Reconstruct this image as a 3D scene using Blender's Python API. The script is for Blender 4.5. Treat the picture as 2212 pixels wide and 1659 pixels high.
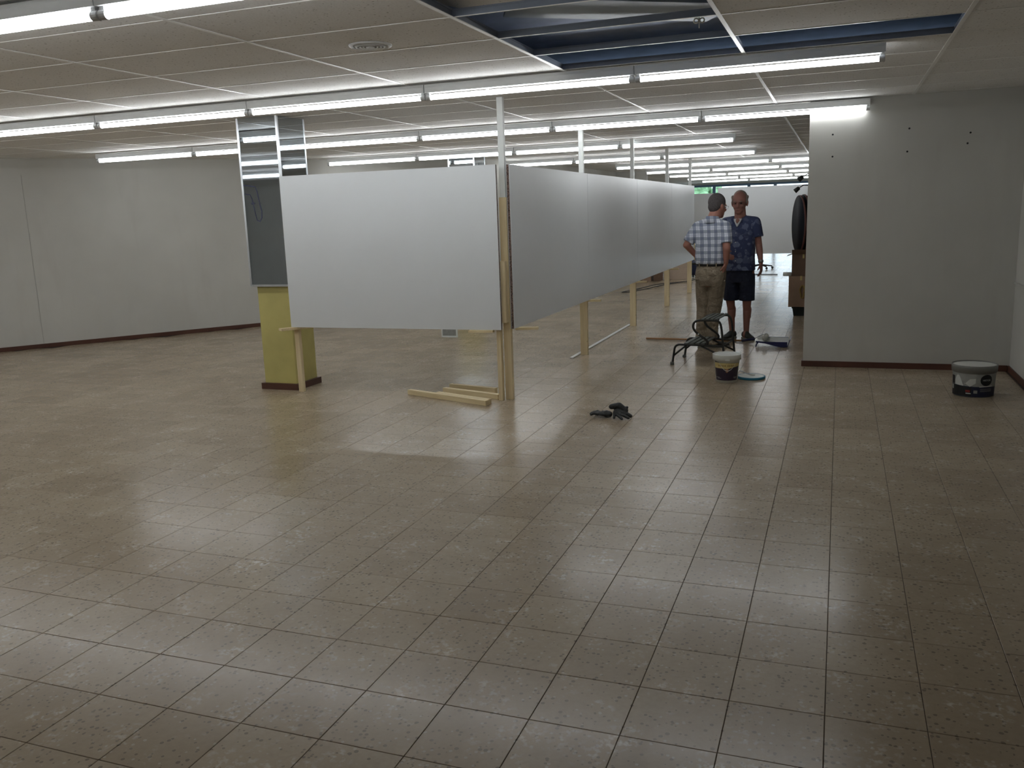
import bpy, bmesh, math, random
import numpy as np
from mathutils import Vector, Matrix
random.seed(7)
for o in list(bpy.data.objects): bpy.data.objects.remove(o, do_unlink=True)
scene = bpy.context.scene
COL = scene.collection

# ------------------------------------------------------------------ camera, world, exposure
IMG_W, IMG_H, FPX = 2212.0, 1659.0, 1886.8
CAM = np.array([0.89136, -2.41732, 1.60996])
YAW, PITCH, ROLL = -0.360016, 0.19162, -0.034497
def cam_axes():
    f = np.array([math.sin(YAW)*math.cos(PITCH), math.cos(YAW)*math.cos(PITCH), -math.sin(PITCH)])
    r = np.array([math.cos(YAW), -math.sin(YAW), 0.0]); u = np.cross(r, f)
    c, s = math.cos(ROLL), math.sin(ROLL)
    return c*r+s*u, -s*r+c*u, f
RIGHT, UP, FWD = cam_axes()
cam_data = bpy.data.cameras.new('camera')
cam_data.sensor_fit = 'HORIZONTAL'; cam_data.sensor_width = 36.0
cam_data.lens = FPX/IMG_W*36.0; cam_data.clip_end = 200
cam = bpy.data.objects.new('camera', cam_data); COL.objects.link(cam)
m = Matrix.Identity(4)
for k in range(3):
    m[k][0] = RIGHT[k]; m[k][1] = UP[k]; m[k][2] = -FWD[k]; m[k][3] = CAM[k]
cam.matrix_world = m
scene.camera = cam
def project(p):
    d = np.array(p)-CAM
    z = d@FWD
    if z < .05: return None
    return IMG_W/2+FPX*(d@RIGHT)/z, IMG_H/2-FPX*(d@UP)/z, z

world = bpy.data.worlds.new('world'); scene.world = world; world.use_nodes = True
bg = world.node_tree.nodes['Background']
bg.inputs['Color'].default_value = (0.80, 0.90, 1.0, 1); bg.inputs['Strength'].default_value = 3.0
scene.view_settings.view_transform = 'Standard'; scene.view_settings.look = 'None'
scene.view_settings.exposure = 0.12; scene.view_settings.gamma = 1.0
scene.view_settings.use_curve_mapping = False
TUBE_STRENGTH = 17.0
scene.cycles.max_bounces = 5; scene.cycles.diffuse_bounces = 4; scene.cycles.glossy_bounces = 3
scene.cycles.adaptive_threshold = .03; scene.cycles.use_light_tree = False
scene.cycles.transmission_bounces = 4; scene.cycles.caustics_reflective = False; scene.cycles.caustics_refractive = False

# ------------------------------------------------------------------ helpers: materials
def srgb(r, g, b):
    f = lambda c: (c/255)/12.92 if c/255 <= .04045 else ((c/255+.055)/1.055)**2.4
    return (f(r), f(g), f(b), 1)
class NT:
    def __init__(s, name):
        s.m = bpy.data.materials.new(name); s.m.use_nodes = True
        s.t = s.m.node_tree; s.p = s.t.nodes['Principled BSDF']
    def n(s, typ, **kw):
        nd = s.t.nodes.new(typ)
        for k, v in kw.items():
            if k.startswith('_'): setattr(nd, k[1:], v)
            else: nd.inputs[k.replace('__', ' ')].default_value = v
        return nd
    def l(s, a, b): s.t.links.new(a, b)
    def math(s, op, a, b=None, c=None):
        nd = s.t.nodes.new('ShaderNodeMath'); nd.operation = op
        for i, v in enumerate((a, b, c)):
            if v is None: continue
            if isinstance(v, (int, float)): nd.inputs[i].default_value = v
            else: s.l(v, nd.inputs[i])
        return nd.outputs[0]
    def mix(s, f, a, b, blend='MIX'):
        nd = s.t.nodes.new('ShaderNodeMix'); nd.data_type = 'RGBA'; nd.blend_type = blend
        for i, v in ((0, f), (6, a), (7, b)):
            if isinstance(v, (int, float)): nd.inputs[i].default_value = v
            elif isinstance(v, tuple): nd.inputs[i].default_value = v
            else: s.l(v, nd.inputs[i])
        return nd.outputs[2]
    def ramp(s, v, a, b, lo=0.0, hi=1.0):
        nd = s.t.nodes.new('ShaderNodeMapRange'); nd.inputs[1].default_value = a; nd.inputs[2].default_value = b
        nd.inputs[3].default_value = lo; nd.inputs[4].default_value = hi
        s.l(v, nd.inputs[0]); return nd.outputs[0]
    def bump(s, h, strength, dist=.01):
        nd = s.t.nodes.new('ShaderNodeBump'); nd.inputs['Strength'].default_value = strength
        nd.inputs['Distance'].default_value = dist
        s.l(h, nd.inputs['Height']); s.l(nd.outputs[0], s.p.inputs['Normal'])
    def objco(s):
        return s.t.nodes.new('ShaderNodeTexCoord').outputs['Object']
    def noise(s, vec, scale, detail=3, rough=.55):
        nd = s.n('ShaderNodeTexNoise', Scale=scale, Detail=detail, Roughness=rough)
        if vec is not None: s.l(vec, nd.inputs['Vector'])
        return nd.outputs[0]
def mat(name, col, rough=.6, metal=0.0, var=.08, scale=6.0, bump=0.0, bscale=60.0, spec=.5, rvar=0.0, bdist=.01):
    t = NT(name); p = t.p
    co = t.objco()
    nz = t.noise(co, scale)
    dark = tuple(c*(1-var) for c in col[:3])+(1,); lite = tuple(min(1, c*(1+var)) for c in col[:3])+(1,)
    t.l(t.mix(t.ramp(nz, .3, .7), dark, lite), p.inputs['Base Color'])
    p.inputs['Roughness'].default_value = rough; p.inputs['Metallic'].default_value = metal
    p.inputs['Specular IOR Level'].default_value = spec
    if rvar: t.l(t.ramp(nz, .3, .7, rough-rvar, rough+rvar), p.inputs['Roughness'])
    if bump: t.bump(t.noise(co, bscale, 3), bump, bdist)
    return t.m

def floor_material():
    t = NT('terrazzo_tile'); p = t.p
    pos = t.n('ShaderNodeNewGeometry').outputs['Position']
    sc = t.n('ShaderNodeVectorMath', _operation='MULTIPLY_ADD'); t.l(pos, sc.inputs[0]); sc.inputs[1].default_value = (1/.3, 1/.3, 0); sc.inputs[2].default_value = (0, 0, .5)
    fl = t.n('ShaderNodeVectorMath', _operation='FLOOR'); t.l(sc.outputs[0], fl.inputs[0])
    wn = t.n('ShaderNodeTexWhiteNoise', _noise_dimensions='3D'); t.l(fl.outputs[0], wn.inputs['Vector'])
    base = t.mix(t.ramp(wn.outputs['Value'], 0, 1), srgb(158, 142, 119), srgb(170, 155, 132))
    big = t.noise(pos, 1.1, 3, .6)
    base = t.mix(t.ramp(big, .5, .72, 0, .35), base, srgb(190, 176, 153))
    grain = t.noise(pos, 38, 2, .7)
    base = t.mix(t.ramp(grain, .35, .7, 0, .30), base, srgb(136, 121, 102))
    # dark stones
    v = t.n('ShaderNodeTexVoronoi', Scale=56.0); t.l(pos, v.inputs['Vector'])
    vr = t.n('ShaderNodeSeparateColor'); t.l(v.outputs['Color'], vr.inputs[0])
    rad = t.ramp(vr.outputs[1], 0, 1, .14, .44)
    m1 = t.math('MULTIPLY', t.math('LESS_THAN', v.outputs['Distance'], rad), t.math('GREATER_THAN', vr.outputs[0], .62))
    base = t.mix(t.math('MULTIPLY', m1, .6), base, srgb(98, 86, 76))
    v2 = t.n('ShaderNodeTexVoronoi', Scale=52.0); t.l(pos, v2.inputs['Vector'])
    v2r = t.n('ShaderNodeSeparateColor'); t.l(v2.outputs['Color'], v2r.inputs[0])
    m2 = t.math('MULTIPLY', t.math('LESS_THAN', v2.outputs['Distance'], .3), t.math('GREATER_THAN', v2r.outputs[0], .86))
    base = t.mix(t.math('MULTIPLY', m2, .55), base, srgb(188, 178, 160))
    # scuffed, limey wear
    wear = t.noise(pos, 5.0, 3, .65)
    base = t.mix(t.math('MULTIPLY', t.ramp(wear, .5, .72, 0, .6), t.ramp(grain, .48, .62)), base, srgb(222, 214, 200))
    t.l(base, p.inputs['Base Color'])
    r = t.ramp(big, .3, .7, .225, .255); p.inputs['Specular IOR Level'].default_value = .40
    p.inputs['Coat Weight'].default_value = .05; p.inputs['Coat Roughness'].default_value = .10
    r = t.math('ADD', r, t.ramp(wn.outputs['Value'], 0, 1, -.012, .012))
    t.l(r, p.inputs['Roughness'])
    return t.m
def plaid_material():
    t = NT('plaid_cotton'); p = t.p
    co = t.objco(); s = t.n('ShaderNodeSeparateXYZ'); t.l(co, s.inputs[0])
    wob = t.math('MULTIPLY', t.math('SUBTRACT', t.noise(co, 7, 2), .5), .018)
    def stripes(v, per, w, off=0.0):
        f = t.math('FRACT', t.math('ADD', t.math('DIVIDE', t.math('ADD', v, wob), per), off+20))
        return t.math('LESS_THAN', f, w)
    hx = t.math('ADD', s.outputs[0], t.math('MULTIPLY', s.outputs[1], .35))
    a = stripes(hx, .074, .48); b = stripes(s.outputs[2], .078, .46)
    a2 = stripes(hx, .074, .07, .28); b2 = stripes(s.outputs[2], .078, .07, .28)
    c = t.mix(t.math('MULTIPLY', a, .62), srgb(214, 219, 228), srgb(84, 98, 130))
    c = t.mix(t.math('MULTIPLY', b, .55), c, srgb(78, 92, 122))
    c = t.mix(t.math('MULTIPLY', t.math('MAXIMUM', a2, b2), .35), c, srgb(120, 136, 165))
    t.l(c, p.inputs['Base Color']); p.inputs['Roughness'].default_value = .85
    t.bump(t.noise(co, 14, 4), .5, .02)
    return t.m
def floral_material():
    t = NT('navy_floral_cotton'); p = t.p
    co = t.objco()
    d = t.n('ShaderNodeTexNoise', Scale=16.0, Detail=2.0); t.l(co, d.inputs['Vector'])
    add = t.n('ShaderNodeVectorMath', _operation='MULTIPLY_ADD'); t.l(d.outputs['Color'], add.inputs[0])
    add.inputs[1].default_value = (.05, .05, .05); t.l(co, add.inputs[2])
    v = t.n('ShaderNodeTexVoronoi', Scale=15.0); t.l(add.outputs[0], v.inputs['Vector'])
    sp = t.n('ShaderNodeSeparateColor'); t.l(v.outputs['Color'], sp.inputs[0])
    petal = t.math('MULTIPLY', t.math('LESS_THAN', v.outputs['Distance'], .58), t.math('GREATER_THAN', sp.outputs[0], .3))
    v2 = t.n('ShaderNodeTexVoronoi', Scale=34.0); t.l(add.outputs[0], v2.inputs['Vector'])
    sp2 = t.n('ShaderNodeSeparateColor'); t.l(v2.outputs['Color'], sp2.inputs[0])
    dot = t.math('MULTIPLY', t.math('LESS_THAN', v2.outputs['Distance'], .36), t.math('GREATER_THAN', sp2.outputs[0], .84))
    c = t.mix(t.math('MULTIPLY', petal, t.ramp(sp.outputs[1], 0, 1, .15, .8)), srgb(56, 65, 98), srgb(112, 122, 150))
    c = t.mix(t.math('MULTIPLY', dot, .5), c, srgb(128, 140, 164))
    t.l(c, p.inputs['Base Color']); p.inputs['Roughness'].default_value = .85
    t.bump(t.noise(co, 14, 4), .5, .02)
    return t.m
def wood_material(name, c1, c2, axis=2):
    t = NT(name); p = t.p
    co = t.objco()
    mp = t.n('ShaderNodeMapping'); t.l(co, mp.inputs[0])
    sc = [30, 30, 30]; sc[axis] = 1.6; mp.inputs['Scale'].default_value = sc
    g = t.noise(mp.outputs[0], 1.6, 5, .6)
    c = t.mix(t.ramp(g, .3, .7), c1, c2)
    k = t.n('ShaderNodeTexVoronoi', Scale=7.0); t.l(co, k.inputs['Vector'])
    c = t.mix(t.math('MULTIPLY', t.math('LESS_THAN', k.outputs['Distance'], .07), .6), c, srgb(96, 66, 40))
    t.l(c, p.inputs['Base Color']); p.inputs['Roughness'].default_value = .62
    t.bump(g, .12, .004)
    return t.m
def ceiling_tile_material():
    t = NT('mineral_fibre_tile'); p = t.p
    pos = t.n('ShaderNodeNewGeometry').outputs['Position']
    v = t.n('ShaderNodeTexVoronoi', Scale=42.0); t.l(pos, v.inputs['Vector'])
    s = t.n('ShaderNodeSeparateColor'); t.l(v.outputs['Color'], s.inputs[0])
    pit = t.math('MULTIPLY', t.math('LESS_THAN', v.outputs['Distance'], .22), t.math('GREATER_THAN', s.outputs[0], .72))
    nz = t.noise(pos, 1.7, 2)
    c = t.mix(t.ramp(nz, .3, .7), srgb(232, 231, 229), srgb(238, 237, 235))
    fine = t.noise(pos, 90, 1)
    c = t.mix(t.ramp(fine, .4, .7, 0, .18), c, srgb(170, 166, 158))
    c = t.mix(t.math('MULTIPLY', pit, .6), c, srgb(120, 114, 106))
    t.l(c, p.inputs['Base Color']); p.inputs['Roughness'].default_value = .9
    return t.m
def wall_material():
    t = NT('white_emulsion'); p = t.p
    pos = t.n('ShaderNodeNewGeometry').outputs['Position']
    a = t.noise(pos, .9, 3, .6)
    c = t.mix(t.ramp(a, .3, .7), srgb(192, 192, 187), srgb(202, 202, 197))
    st = t.n('ShaderNodeMapping'); t.l(pos, st.inputs[0]); st.inputs['Scale'].default_value = (3.0, 3.0, .5)
    b = t.noise(st.outputs[0], 1.3, 3, .65)
    c = t.mix(t.ramp(b, .55, .8, 0, .22), c, srgb(176, 171, 164))
    t.l(c, p.inputs['Base Color']); p.inputs['Roughness'].default_value = .75
    return t.m
def emission(name, col, strength):
    t = NT(name); p = t.p
    p.inputs['Base Color'].default_value = (.9, .9, .9, 1)
    p.inputs['Emission Color'].default_value = col; p.inputs['Emission Strength'].default_value = strength
    return t.m
def glass_material(name, col=(.93, .97, .98, 1)):
    t = NT(name); nodes = t.t.nodes
    tr = nodes.new('ShaderNodeBsdfTransparent'); tr.inputs[0].default_value = col
    gl = nodes.new('ShaderNodeBsdfGlossy'); gl.inputs['Roughness'].default_value = .02
    mx = nodes.new('ShaderNodeMixShader'); mx.inputs[0].default_value = .07
    t.l(tr.outputs[0], mx.inputs[1]); t.l(gl.outputs[0], mx.inputs[2])
    t.l(mx.outputs[0], nodes['Material Output'].inputs['Surface']); nodes.remove(t.p)
    return t.m
def honeycomb_material():
    t = NT('honeycomb_core'); p = t.p
    co = t.objco(); v = t.n('ShaderNodeTexVoronoi', Scale=95.0); t.l(co, v.inputs['Vector'])
    c = t.mix(t.ramp(v.outputs['Distance'], .2, .6), srgb(40, 32, 30), srgb(120, 100, 92))
    t.l(c, p.inputs['Base Color']); p.inputs['Roughness'].default_value = .9
    return t.m

MT = dict(
    tile=floor_material(), grout=mat('dark_grout', srgb(70, 58, 48), .9, var=.2),
    ctile=ceiling_tile_material(), tbar=mat('white_grid_steel', srgb(246, 246, 244), .35, var=.03),
    galv=mat('galvanised_web', srgb(120, 128, 142), .5, var=.1), wall=wall_material(), base=mat('brown_skirting', srgb(84, 52, 40), .5, var=.2, scale=3),
    slab=mat('plenum_concrete', srgb(168, 180, 204), .9, var=.12, bump=.3, bscale=9),
    fix=mat('white_enamel', srgb(222, 225, 226), .4, var=.02), fixend=mat('white_plastic', srgb(200, 202, 204), .5, var=.03),
    tube=emission('fluorescent_tube', (.965, .985, 1.0, 1), TUBE_STRENGTH),
    yellow=mat('yellow_gloss_paint', srgb(196, 187, 118), .5, var=.1, scale=3),
    mirror=mat('mirror_glass', srgb(196, 204, 210), .02, metal=1.0, var=.02, scale=2, spec=.5),
    alu=mat('brushed_aluminium', srgb(214, 218, 222), .3, metal=.85, var=.05),
    smudge=mat('glue_smear', srgb(56, 60, 84), .7, var=.1),
    panel=mat('white_melamine', srgb(220, 224, 227), .30, var=.015, scale=2),
    core=honeycomb_material(),
    pine=wood_material('raw_pine', srgb(208, 188, 148), srgb(228, 212, 174), 2),
    pinex=wood_material('raw_pine_flat', srgb(210, 190, 148), srgb(230, 214, 174), 0),
    pole=mat('white_painted_pole', srgb(218, 222, 220), .4, var=.03),
    lath=mat('white_painted_lath', srgb(206, 206, 202), .5, var=.05),
    black=mat('black_paint', srgb(34, 36, 34), .45, var=.2, scale=20),
    tread=mat('grey_rubber', srgb(92, 96, 92), .7, var=.15, scale=30, bump=.2),
    white_pl=mat('white_bucket_plastic', srgb(212, 215, 210), .4, var=.02),
    grey_pl=mat('grey_bucket_plastic', srgb(120, 120, 116), .45, var=.06),
    purple=mat('dark_purple_print', srgb(44, 34, 52), .45, var=.05), gold=mat('pale_gold_print', srgb(196, 178, 120), .5, var=.1, scale=25),
    darkgold=mat('dull_gold_print', srgb(142, 120, 66), .5, var=.05), copper=mat('copper_print', srgb(168, 122, 86), .5, var=.05),
    ink=mat('black_print', srgb(18, 20, 24), .45, var=.05), navyprint=mat('navy_print', srgb(26, 34, 60), .45, var=.1),
    whiteprint=mat('white_print', srgb(205, 208, 204), .5, var=.03), redprint=mat('red_print', srgb(140, 44, 44), .5, var=.05),
    greyprint=mat('grey_print', srgb(150, 152, 148), .5, var=.12, scale=20),
    paint=mat('wet_white_paint', srgb(224, 226, 222), .25, var=.02),
    teal=mat('teal_plastic', srgb(30, 110, 140), .4, var=.05), blue=mat('navy_blue_plastic', srgb(28, 34, 78), .4, var=.08),
    fleece=mat('paint_roller_fleece', srgb(196, 196, 188), .95, var=.1, scale=60, bump=.6, bscale=200),
    steel=mat('bright_wire', srgb(190, 190, 190), .3, metal=.9, var=.05),
    broom=wood_material('varnished_stick', srgb(150, 108, 70), srgb(184, 140, 96), 0),
    leather=mat('black_glove_leather', srgb(40, 42, 42), .55, var=.25, scale=40, bump=.5, bscale=80),
    skin=mat('skin', srgb(162, 112, 96), .55, var=.08, scale=14), skin2=mat('tanned_skin', srgb(148, 102, 90), .55, var=.08, scale=14),
    hair1=mat('grey_brown_hair', srgb(84, 79, 80), .8, var=.25, scale=60, bump=.6, bscale=160),
    hair2=mat('silver_hair', srgb(134, 126, 116), .8, var=.25, scale=60, bump=.6, bscale=160),
    plaid=plaid_material(), floral=floral_material(),
    khaki=mat('khaki_twill', srgb(136, 124, 106), .85, var=.12, scale=9, bump=1.0, bscale=11, bdist=.05),
    navy=mat('navy_twill', srgb(34, 40, 60), .85, var=.12, scale=9, bump=.9, bscale=11, bdist=.04),
    belt=mat('black_belt', srgb(30, 28, 30), .45, var=.1), shoe=mat('dark_shoe_suede', srgb(50, 54, 52), .75, var=.15, scale=20),
    sole=mat('pale_sole', srgb(150, 148, 140), .7, var=.1), vest=mat('white_vest', srgb(210, 212, 214), .8, var=.03),
    eye=mat('dark_eye', srgb(40, 30, 28), .3, var=.1), lip=mat('lip', srgb(120, 76, 70), .6, var=.05),
    watch=mat('steel_watch', srgb(150, 150, 146), .3, metal=.8, var=.1),
    card=mat('brown_cardboard', srgb(152, 126, 106), .85, var=.1, scale=4), card2=mat('dark_cardboard', srgb(112, 90, 74), .85, var=.12, scale=4),
    darkgreen=mat('dark_green_plastic', srgb(34, 44, 44), .5, var=.1),
    navytop=mat('dark_tabletop', srgb(18, 21, 30), .75, var=.15, scale=5, spec=.2), redge=mat('redbrown_edge', srgb(104, 66, 62), .5, var=.15, scale=8),
    cable=mat('black_cable', srgb(30, 30, 30), .5, var=.1), yellowhose=mat('ochre_rope', srgb(150, 126, 70), .7, var=.15, scale=30),
    frame_hazed=mat('haze_blue_frame', srgb(96, 122, 150), .45, var=.06), glass=glass_material('window_glass'),  # the blue of the sky haze is put into the window frame colour
    pave=mat('outside_paving', srgb(170, 170, 165), .9, var=.1), leaf=mat('hedge_green', srgb(128, 168, 126), .8, var=.4, scale=6, bump=.5, bscale=20),
    hose=mat('grey_hose', srgb(88, 98, 100), .55, var=.1), vac=mat('blue_vacuum_body', srgb(30, 40, 76), .35, var=.1),
    pinkboard=mat('beige_board', srgb(186, 168, 150), .7, var=.08), bluefilm=mat('pale_blue_tile_back', srgb(176, 190, 206), .5, var=.08),
    ductwarm=mat('warm_duct', srgb(206, 186, 160), .5, var=.1),
)

# ------------------------------------------------------------------ helpers: geometry
class MB:
    def __init__(s): s.v = []; s.f = []; s.mi = []
    def quadbox(s, pts8):
        b = len(s.v); s.v += [tuple(p) for p in pts8]
        s.f += [(b, b+3, b+2, b+1), (b+4, b+5, b+6, b+7), (b, b+1, b+5, b+4), (b+1, b+2, b+6, b+5), (b+2, b+3, b+7, b+6), (b+3, b, b+4, b+7)]
        return s
    def box(s, x0, x1, y0, y1, z0, z1):
        return s.quadbox([(x0, y0, z0), (x1, y0, z0), (x1, y1, z0), (x0, y1, z0), (x0, y0, z1), (x1, y0, z1), (x1, y1, z1), (x0, y1, z1)])
    def bar(s, p0, p1, w, h, z0):            # plank lying along p0-p1 (2D), width w, from z0 to z0+h
        d = Vector((p1[0]-p0[0], p1[1]-p0[1])); d.normalize(); n = Vector((-d.y, d.x))*w/2
        q = [(p0[0]-n.x, p0[1]-n.y), (p1[0]-n.x, p1[1]-n.y), (p1[0]+n.x, p1[1]+n.y), (p0[0]+n.x, p0[1]+n.y)]
        return s.quadbox([(a, b, z0) for a, b in q]+[(a, b, z0+h) for a, b in q])
    def ring_loft(s, rings, cap0=True, cap1=True, closed=True):
        b = len(s.v); n = len(rings[0])
        for r in rings: s.v += [tuple(p) for p in r]
        for i in range(len(rings)-1):
            for j in range(n if closed else n-1):
                a = b+i*n+j; c = b+i*n+(j+1) % n
                s.f.append((a, c, c+n, a+n))
        if cap0: s.f.append(tuple(b+j for j in reversed(range(n))))
        if cap1: s.f.append(tuple(b+(len(rings)-1)*n+j for j in range(n)))
        return s
    def tube(s, pts, r, n=8, caps=True):
        pts = [Vector(p) for p in pts]; rr = r if isinstance(r, (list, tuple)) else [r]*len(pts)
        t0 = (pts[1]-pts[0]).normalized(); u = t0.orthogonal().normalized(); rings = []
        for i, p in enumerate(pts):
            t = (pts[min(i+1, len(pts)-1)]-pts[max(i-1, 0)]).normalized()
            u = (u-t*u.dot(t)).normalized(); w = t.cross(u)
            rings.append([p+(u*math.cos(a)+w*math.sin(a))*rr[i] for a in (2*math.pi*k/n for k in range(n))])
        return s.ring_loft(rings, caps, caps)
    def lathe(s, prof, c=(0, 0, 0), n=32, cap0=True, cap1=True):
        return s.ring_loft([[(c[0]+r*math.cos(a), c[1]+r*math.sin(a), c[2]+z) for a in (2*math.pi*k/n for k in range(n))] for r, z in prof], cap0, cap1)
    def ell(s, c, rad, R=None, nu=16, nv=10):
        c = Vector(c); R = R or Matrix.Identity(3); rings = []
        for i in range(1, nv):
            th = math.pi*i/nv
            rings.append([c+R@Vector((rad[0]*math.sin(th)*math.cos(a), rad[1]*math.sin(th)*math.sin(a), -rad[2]*math.cos(th))) for a in (2*math.pi*k/nu for k in range(nu))])
        b = len(s.v); s.ring_loft(rings, False, False)
        e = len(s.v); s.v += [tuple(c+R@Vector((0, 0, -rad[2]))), tuple(c+R@Vector((0, 0, rad[2])))]
        for j in range(nu):
            s.f.append((e, b+(j+1) % nu, b+j)); l = b+(nv-2)*nu
            s.f.append((e+1, l+j, l+(j+1) % nu))
        return s
    def capsule(s, p0, p1, r0, r1, n=14):
        p0 = Vector(p0); p1 = Vector(p1); d = (p1-p0); L = d.length; d.normalize()
        u = d.orthogonal().normalized(); w = d.cross(u); rings = []
        def ring(c, r): rings.append([c+(u*math.cos(a)+w*math.sin(a))*r for a in (2*math.pi*k/n for k in range(n))])
        for k in range(1, 5): a = math.pi/2*(1-k/4*.999); ring(p0-d*r0*math.sin(a), max(r0*math.cos(a), r0*.12))
        for k in range(0, 4): a = math.pi/2*(k/4); ring(p1+d*r1*math.sin(a), max(r1*math.cos(a), r1*.12))
        return s.ring_loft(rings)
    def patch(s, grid):                        # open surface from a 2D list of points
        b = len(s.v); nu = len(grid[0])
        for row in grid: s.v += [tuple(p) for p in row]
        for i in range(len(grid)-1):
            for j in range(nu-1):
                a = b+i*nu+j; s.f.append((a, a+1, a+nu+1, a+nu))
        return s
    def xform(s, M):
        s.v = [tuple(M@Vector(p)) for p in s.v]; return s
    def mesh(s, name, off=(0, 0, 0)):
        me = bpy.data.meshes.new(name)
        me.from_pydata([(a-off[0], b-off[1], c-off[2]) for a, b, c in s.v], [], s.f); me.update()
        return me
    def build(s, name, mt, parent=None, smooth=False, local=False, bevel=0.0, solid=0.0):
        off = (0, 0, 0) if (parent is None or local) else wloc(parent)
        o = link(name, s.mesh(name, off), mt, parent, smooth)
        if solid:
            md = o.modifiers.new('thickness', 'SOLIDIFY'); md.thickness = solid; md.offset = 0
        if bevel:
            md = o.modifiers.new('bevel', 'BEVEL'); md.width = bevel; md.segments = 2; md.limit_method = 'ANGLE'
        return o
def wloc(o):
    v = Vector((0, 0, 0))
    while o: v = v+o.location; o = o.parent
    return v
def link(name, me, mt, parent=None, smooth=False):
    if mt is not None:
        me.materials.clear(); me.materials.append(MT[mt] if isinstance(mt, str) else mt)
    if smooth:
        me.polygons.foreach_set('use_smooth', [True]*len(me.polygons))
    o = bpy.data.objects.new(name, me); COL.objects.link(o)
    if parent: o.parent = parent
    return o
def tag(o, label=None, cat=None, group=None, kind=None):
    if label: o['label'] = label
    if cat: o['category'] = cat
    if group: o['group'] = group
    if kind: o['kind'] = kind
    return o
def thing(name, loc, label, cat, group=None, kind=None, rz=0.0):
    o = bpy.data.objects.new(name, None); COL.objects.link(o); o.location = loc; o.rotation_euler.z = rz
    o.empty_display_size = .1
    return tag(o, label, cat, group, kind)
def copy_tree(o, parent=None):
    c = o.copy(); COL.objects.link(c); c.parent = parent
    for ch in list(o.children): copy_tree(ch, c)
    return c
def struct(o): o['kind'] = 'structure'; return o
def evaluated_mesh(o, name):
    dg = bpy.context.evaluated_depsgraph_get(); dg.update()
    return bpy.data.meshes.new_from_object(o.evaluated_get(dg))
def sculpt(mb, voxel, smooth_it, name):
    me = mb.mesh('tmp'); o = bpy.data.objects.new('tmp', me); COL.objects.link(o)
    r = o.modifiers.new('r', 'REMESH'); r.mode = 'VOXEL'; r.voxel_size = voxel; r.use_smooth_shade = True
    if smooth_it:
        sm = o.modifiers.new('s', 'SMOOTH'); sm.factor = .5; sm.iterations = smooth_it
    out = evaluated_mesh(o, name); out.name = name
    bpy.data.objects.remove(o, do_unlink=True); bpy.data.meshes.remove(me)
    return out
def sculpt_obj(mb, voxel, it, name, mt, parent):
    off = wloc(parent)
    mb.v = [(a-off.x, b-off.y, c-off.z) for a, b, c in mb.v]
    return link(name, sculpt(mb, voxel, it, name), mt, parent, True)
def text_geo(s, size):
    cu = bpy.data.curves.new('t', 'FONT'); cu.body = s; cu.size = size; cu.align_x = 'CENTER'; cu.align_y = 'CENTER'
    o = bpy.data.objects.new('t', cu); COL.objects.link(o)
    me = evaluated_mesh(o, 't')
    v = [tuple(p.co) for p in me.vertices]; f = [tuple(p.vertices) for p in me.polygons]
    bpy.data.objects.remove(o, do_unlink=True); bpy.data.curves.remove(cu); bpy.data.meshes.remove(me)
    return v, f

# ------------------------------------------------------------------ the room
CZ = 2.575                       # height of the suspended ceiling
TOPZ = 2.83
ROOM = [(-12.0, -5.5), (2.43, -5.5), (2.43, 34.0), (-5.2, 34.0), (-5.2, 20.25), (-3.75, 20.25), (-3.75, 20.1), (-4.55, 20.1), (-4.55, 13.41), (-12.0, 3.217)]
def inside(x, y):
    c = False; n = len(ROOM)
    for i in range(n):
        x0, y0 = ROOM[i]; x1, y1 = ROOM[(i+1) % n]
        if (y0 > y) != (y1 > y) and x < (x1-x0)*(y-y0)/(y1-y0)+x0: c = not c
    return c
# floor: a dark mortar bed and 0.3 m terrazzo tiles, the 300 that show largest as objects of their own
T = .3
floor = struct(MB().box(-12.3, 2.6, -5.7, 34.1, -.12, -.003).build('floor', 'grout'))
def tile_geo(mb, x, y, h=.0011):
    a = T/2-h; b = a-.0012
    mb.ring_loft([[(x-a, y-a, -.004), (x+a, y-a, -.004), (x+a, y+a, -.004), (x-a, y+a, -.004)],
                  [(x-a, y-a, -.001), (x+a, y-a, -.001), (x+a, y+a, -.001), (x-a, y+a, -.001)],
                  [(x-b, y-b, 0), (x+b, y-b, 0), (x+b, y+b, 0), (x-b, y+b, 0)]], False, True)
cells = []
for i in range(-41, 9):
    for j in range(-19, 114):
        x, y = (i+.5)*T, (j+.5)*T
        if not inside(x, y): continue
        p = project((x, y, 0)); area = 0
        if p and -30 < p[0] < IMG_W+30 and 0 < p[1] < IMG_H+40: area = 1/p[2]**3
        cells.append((area, x, y))
cells.sort(reverse=True)
tm = MB(); tile_geo(tm, 0, 0); tile_mesh = tm.mesh('floor_tile'); tile_mesh.materials.append(MT['tile'])
for a, x, y in cells[:300]:
    o = bpy.data.objects.new('tile', tile_mesh); COL.objects.link(o); o.parent = floor; o.location = (x, y, random.uniform(-.0003, 0))
rest = MB()
for a, x, y in cells[300:]: tile_geo(rest, x, y)
tag(rest.build('tile_field', 'tile', floor), kind='stuff')

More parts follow.
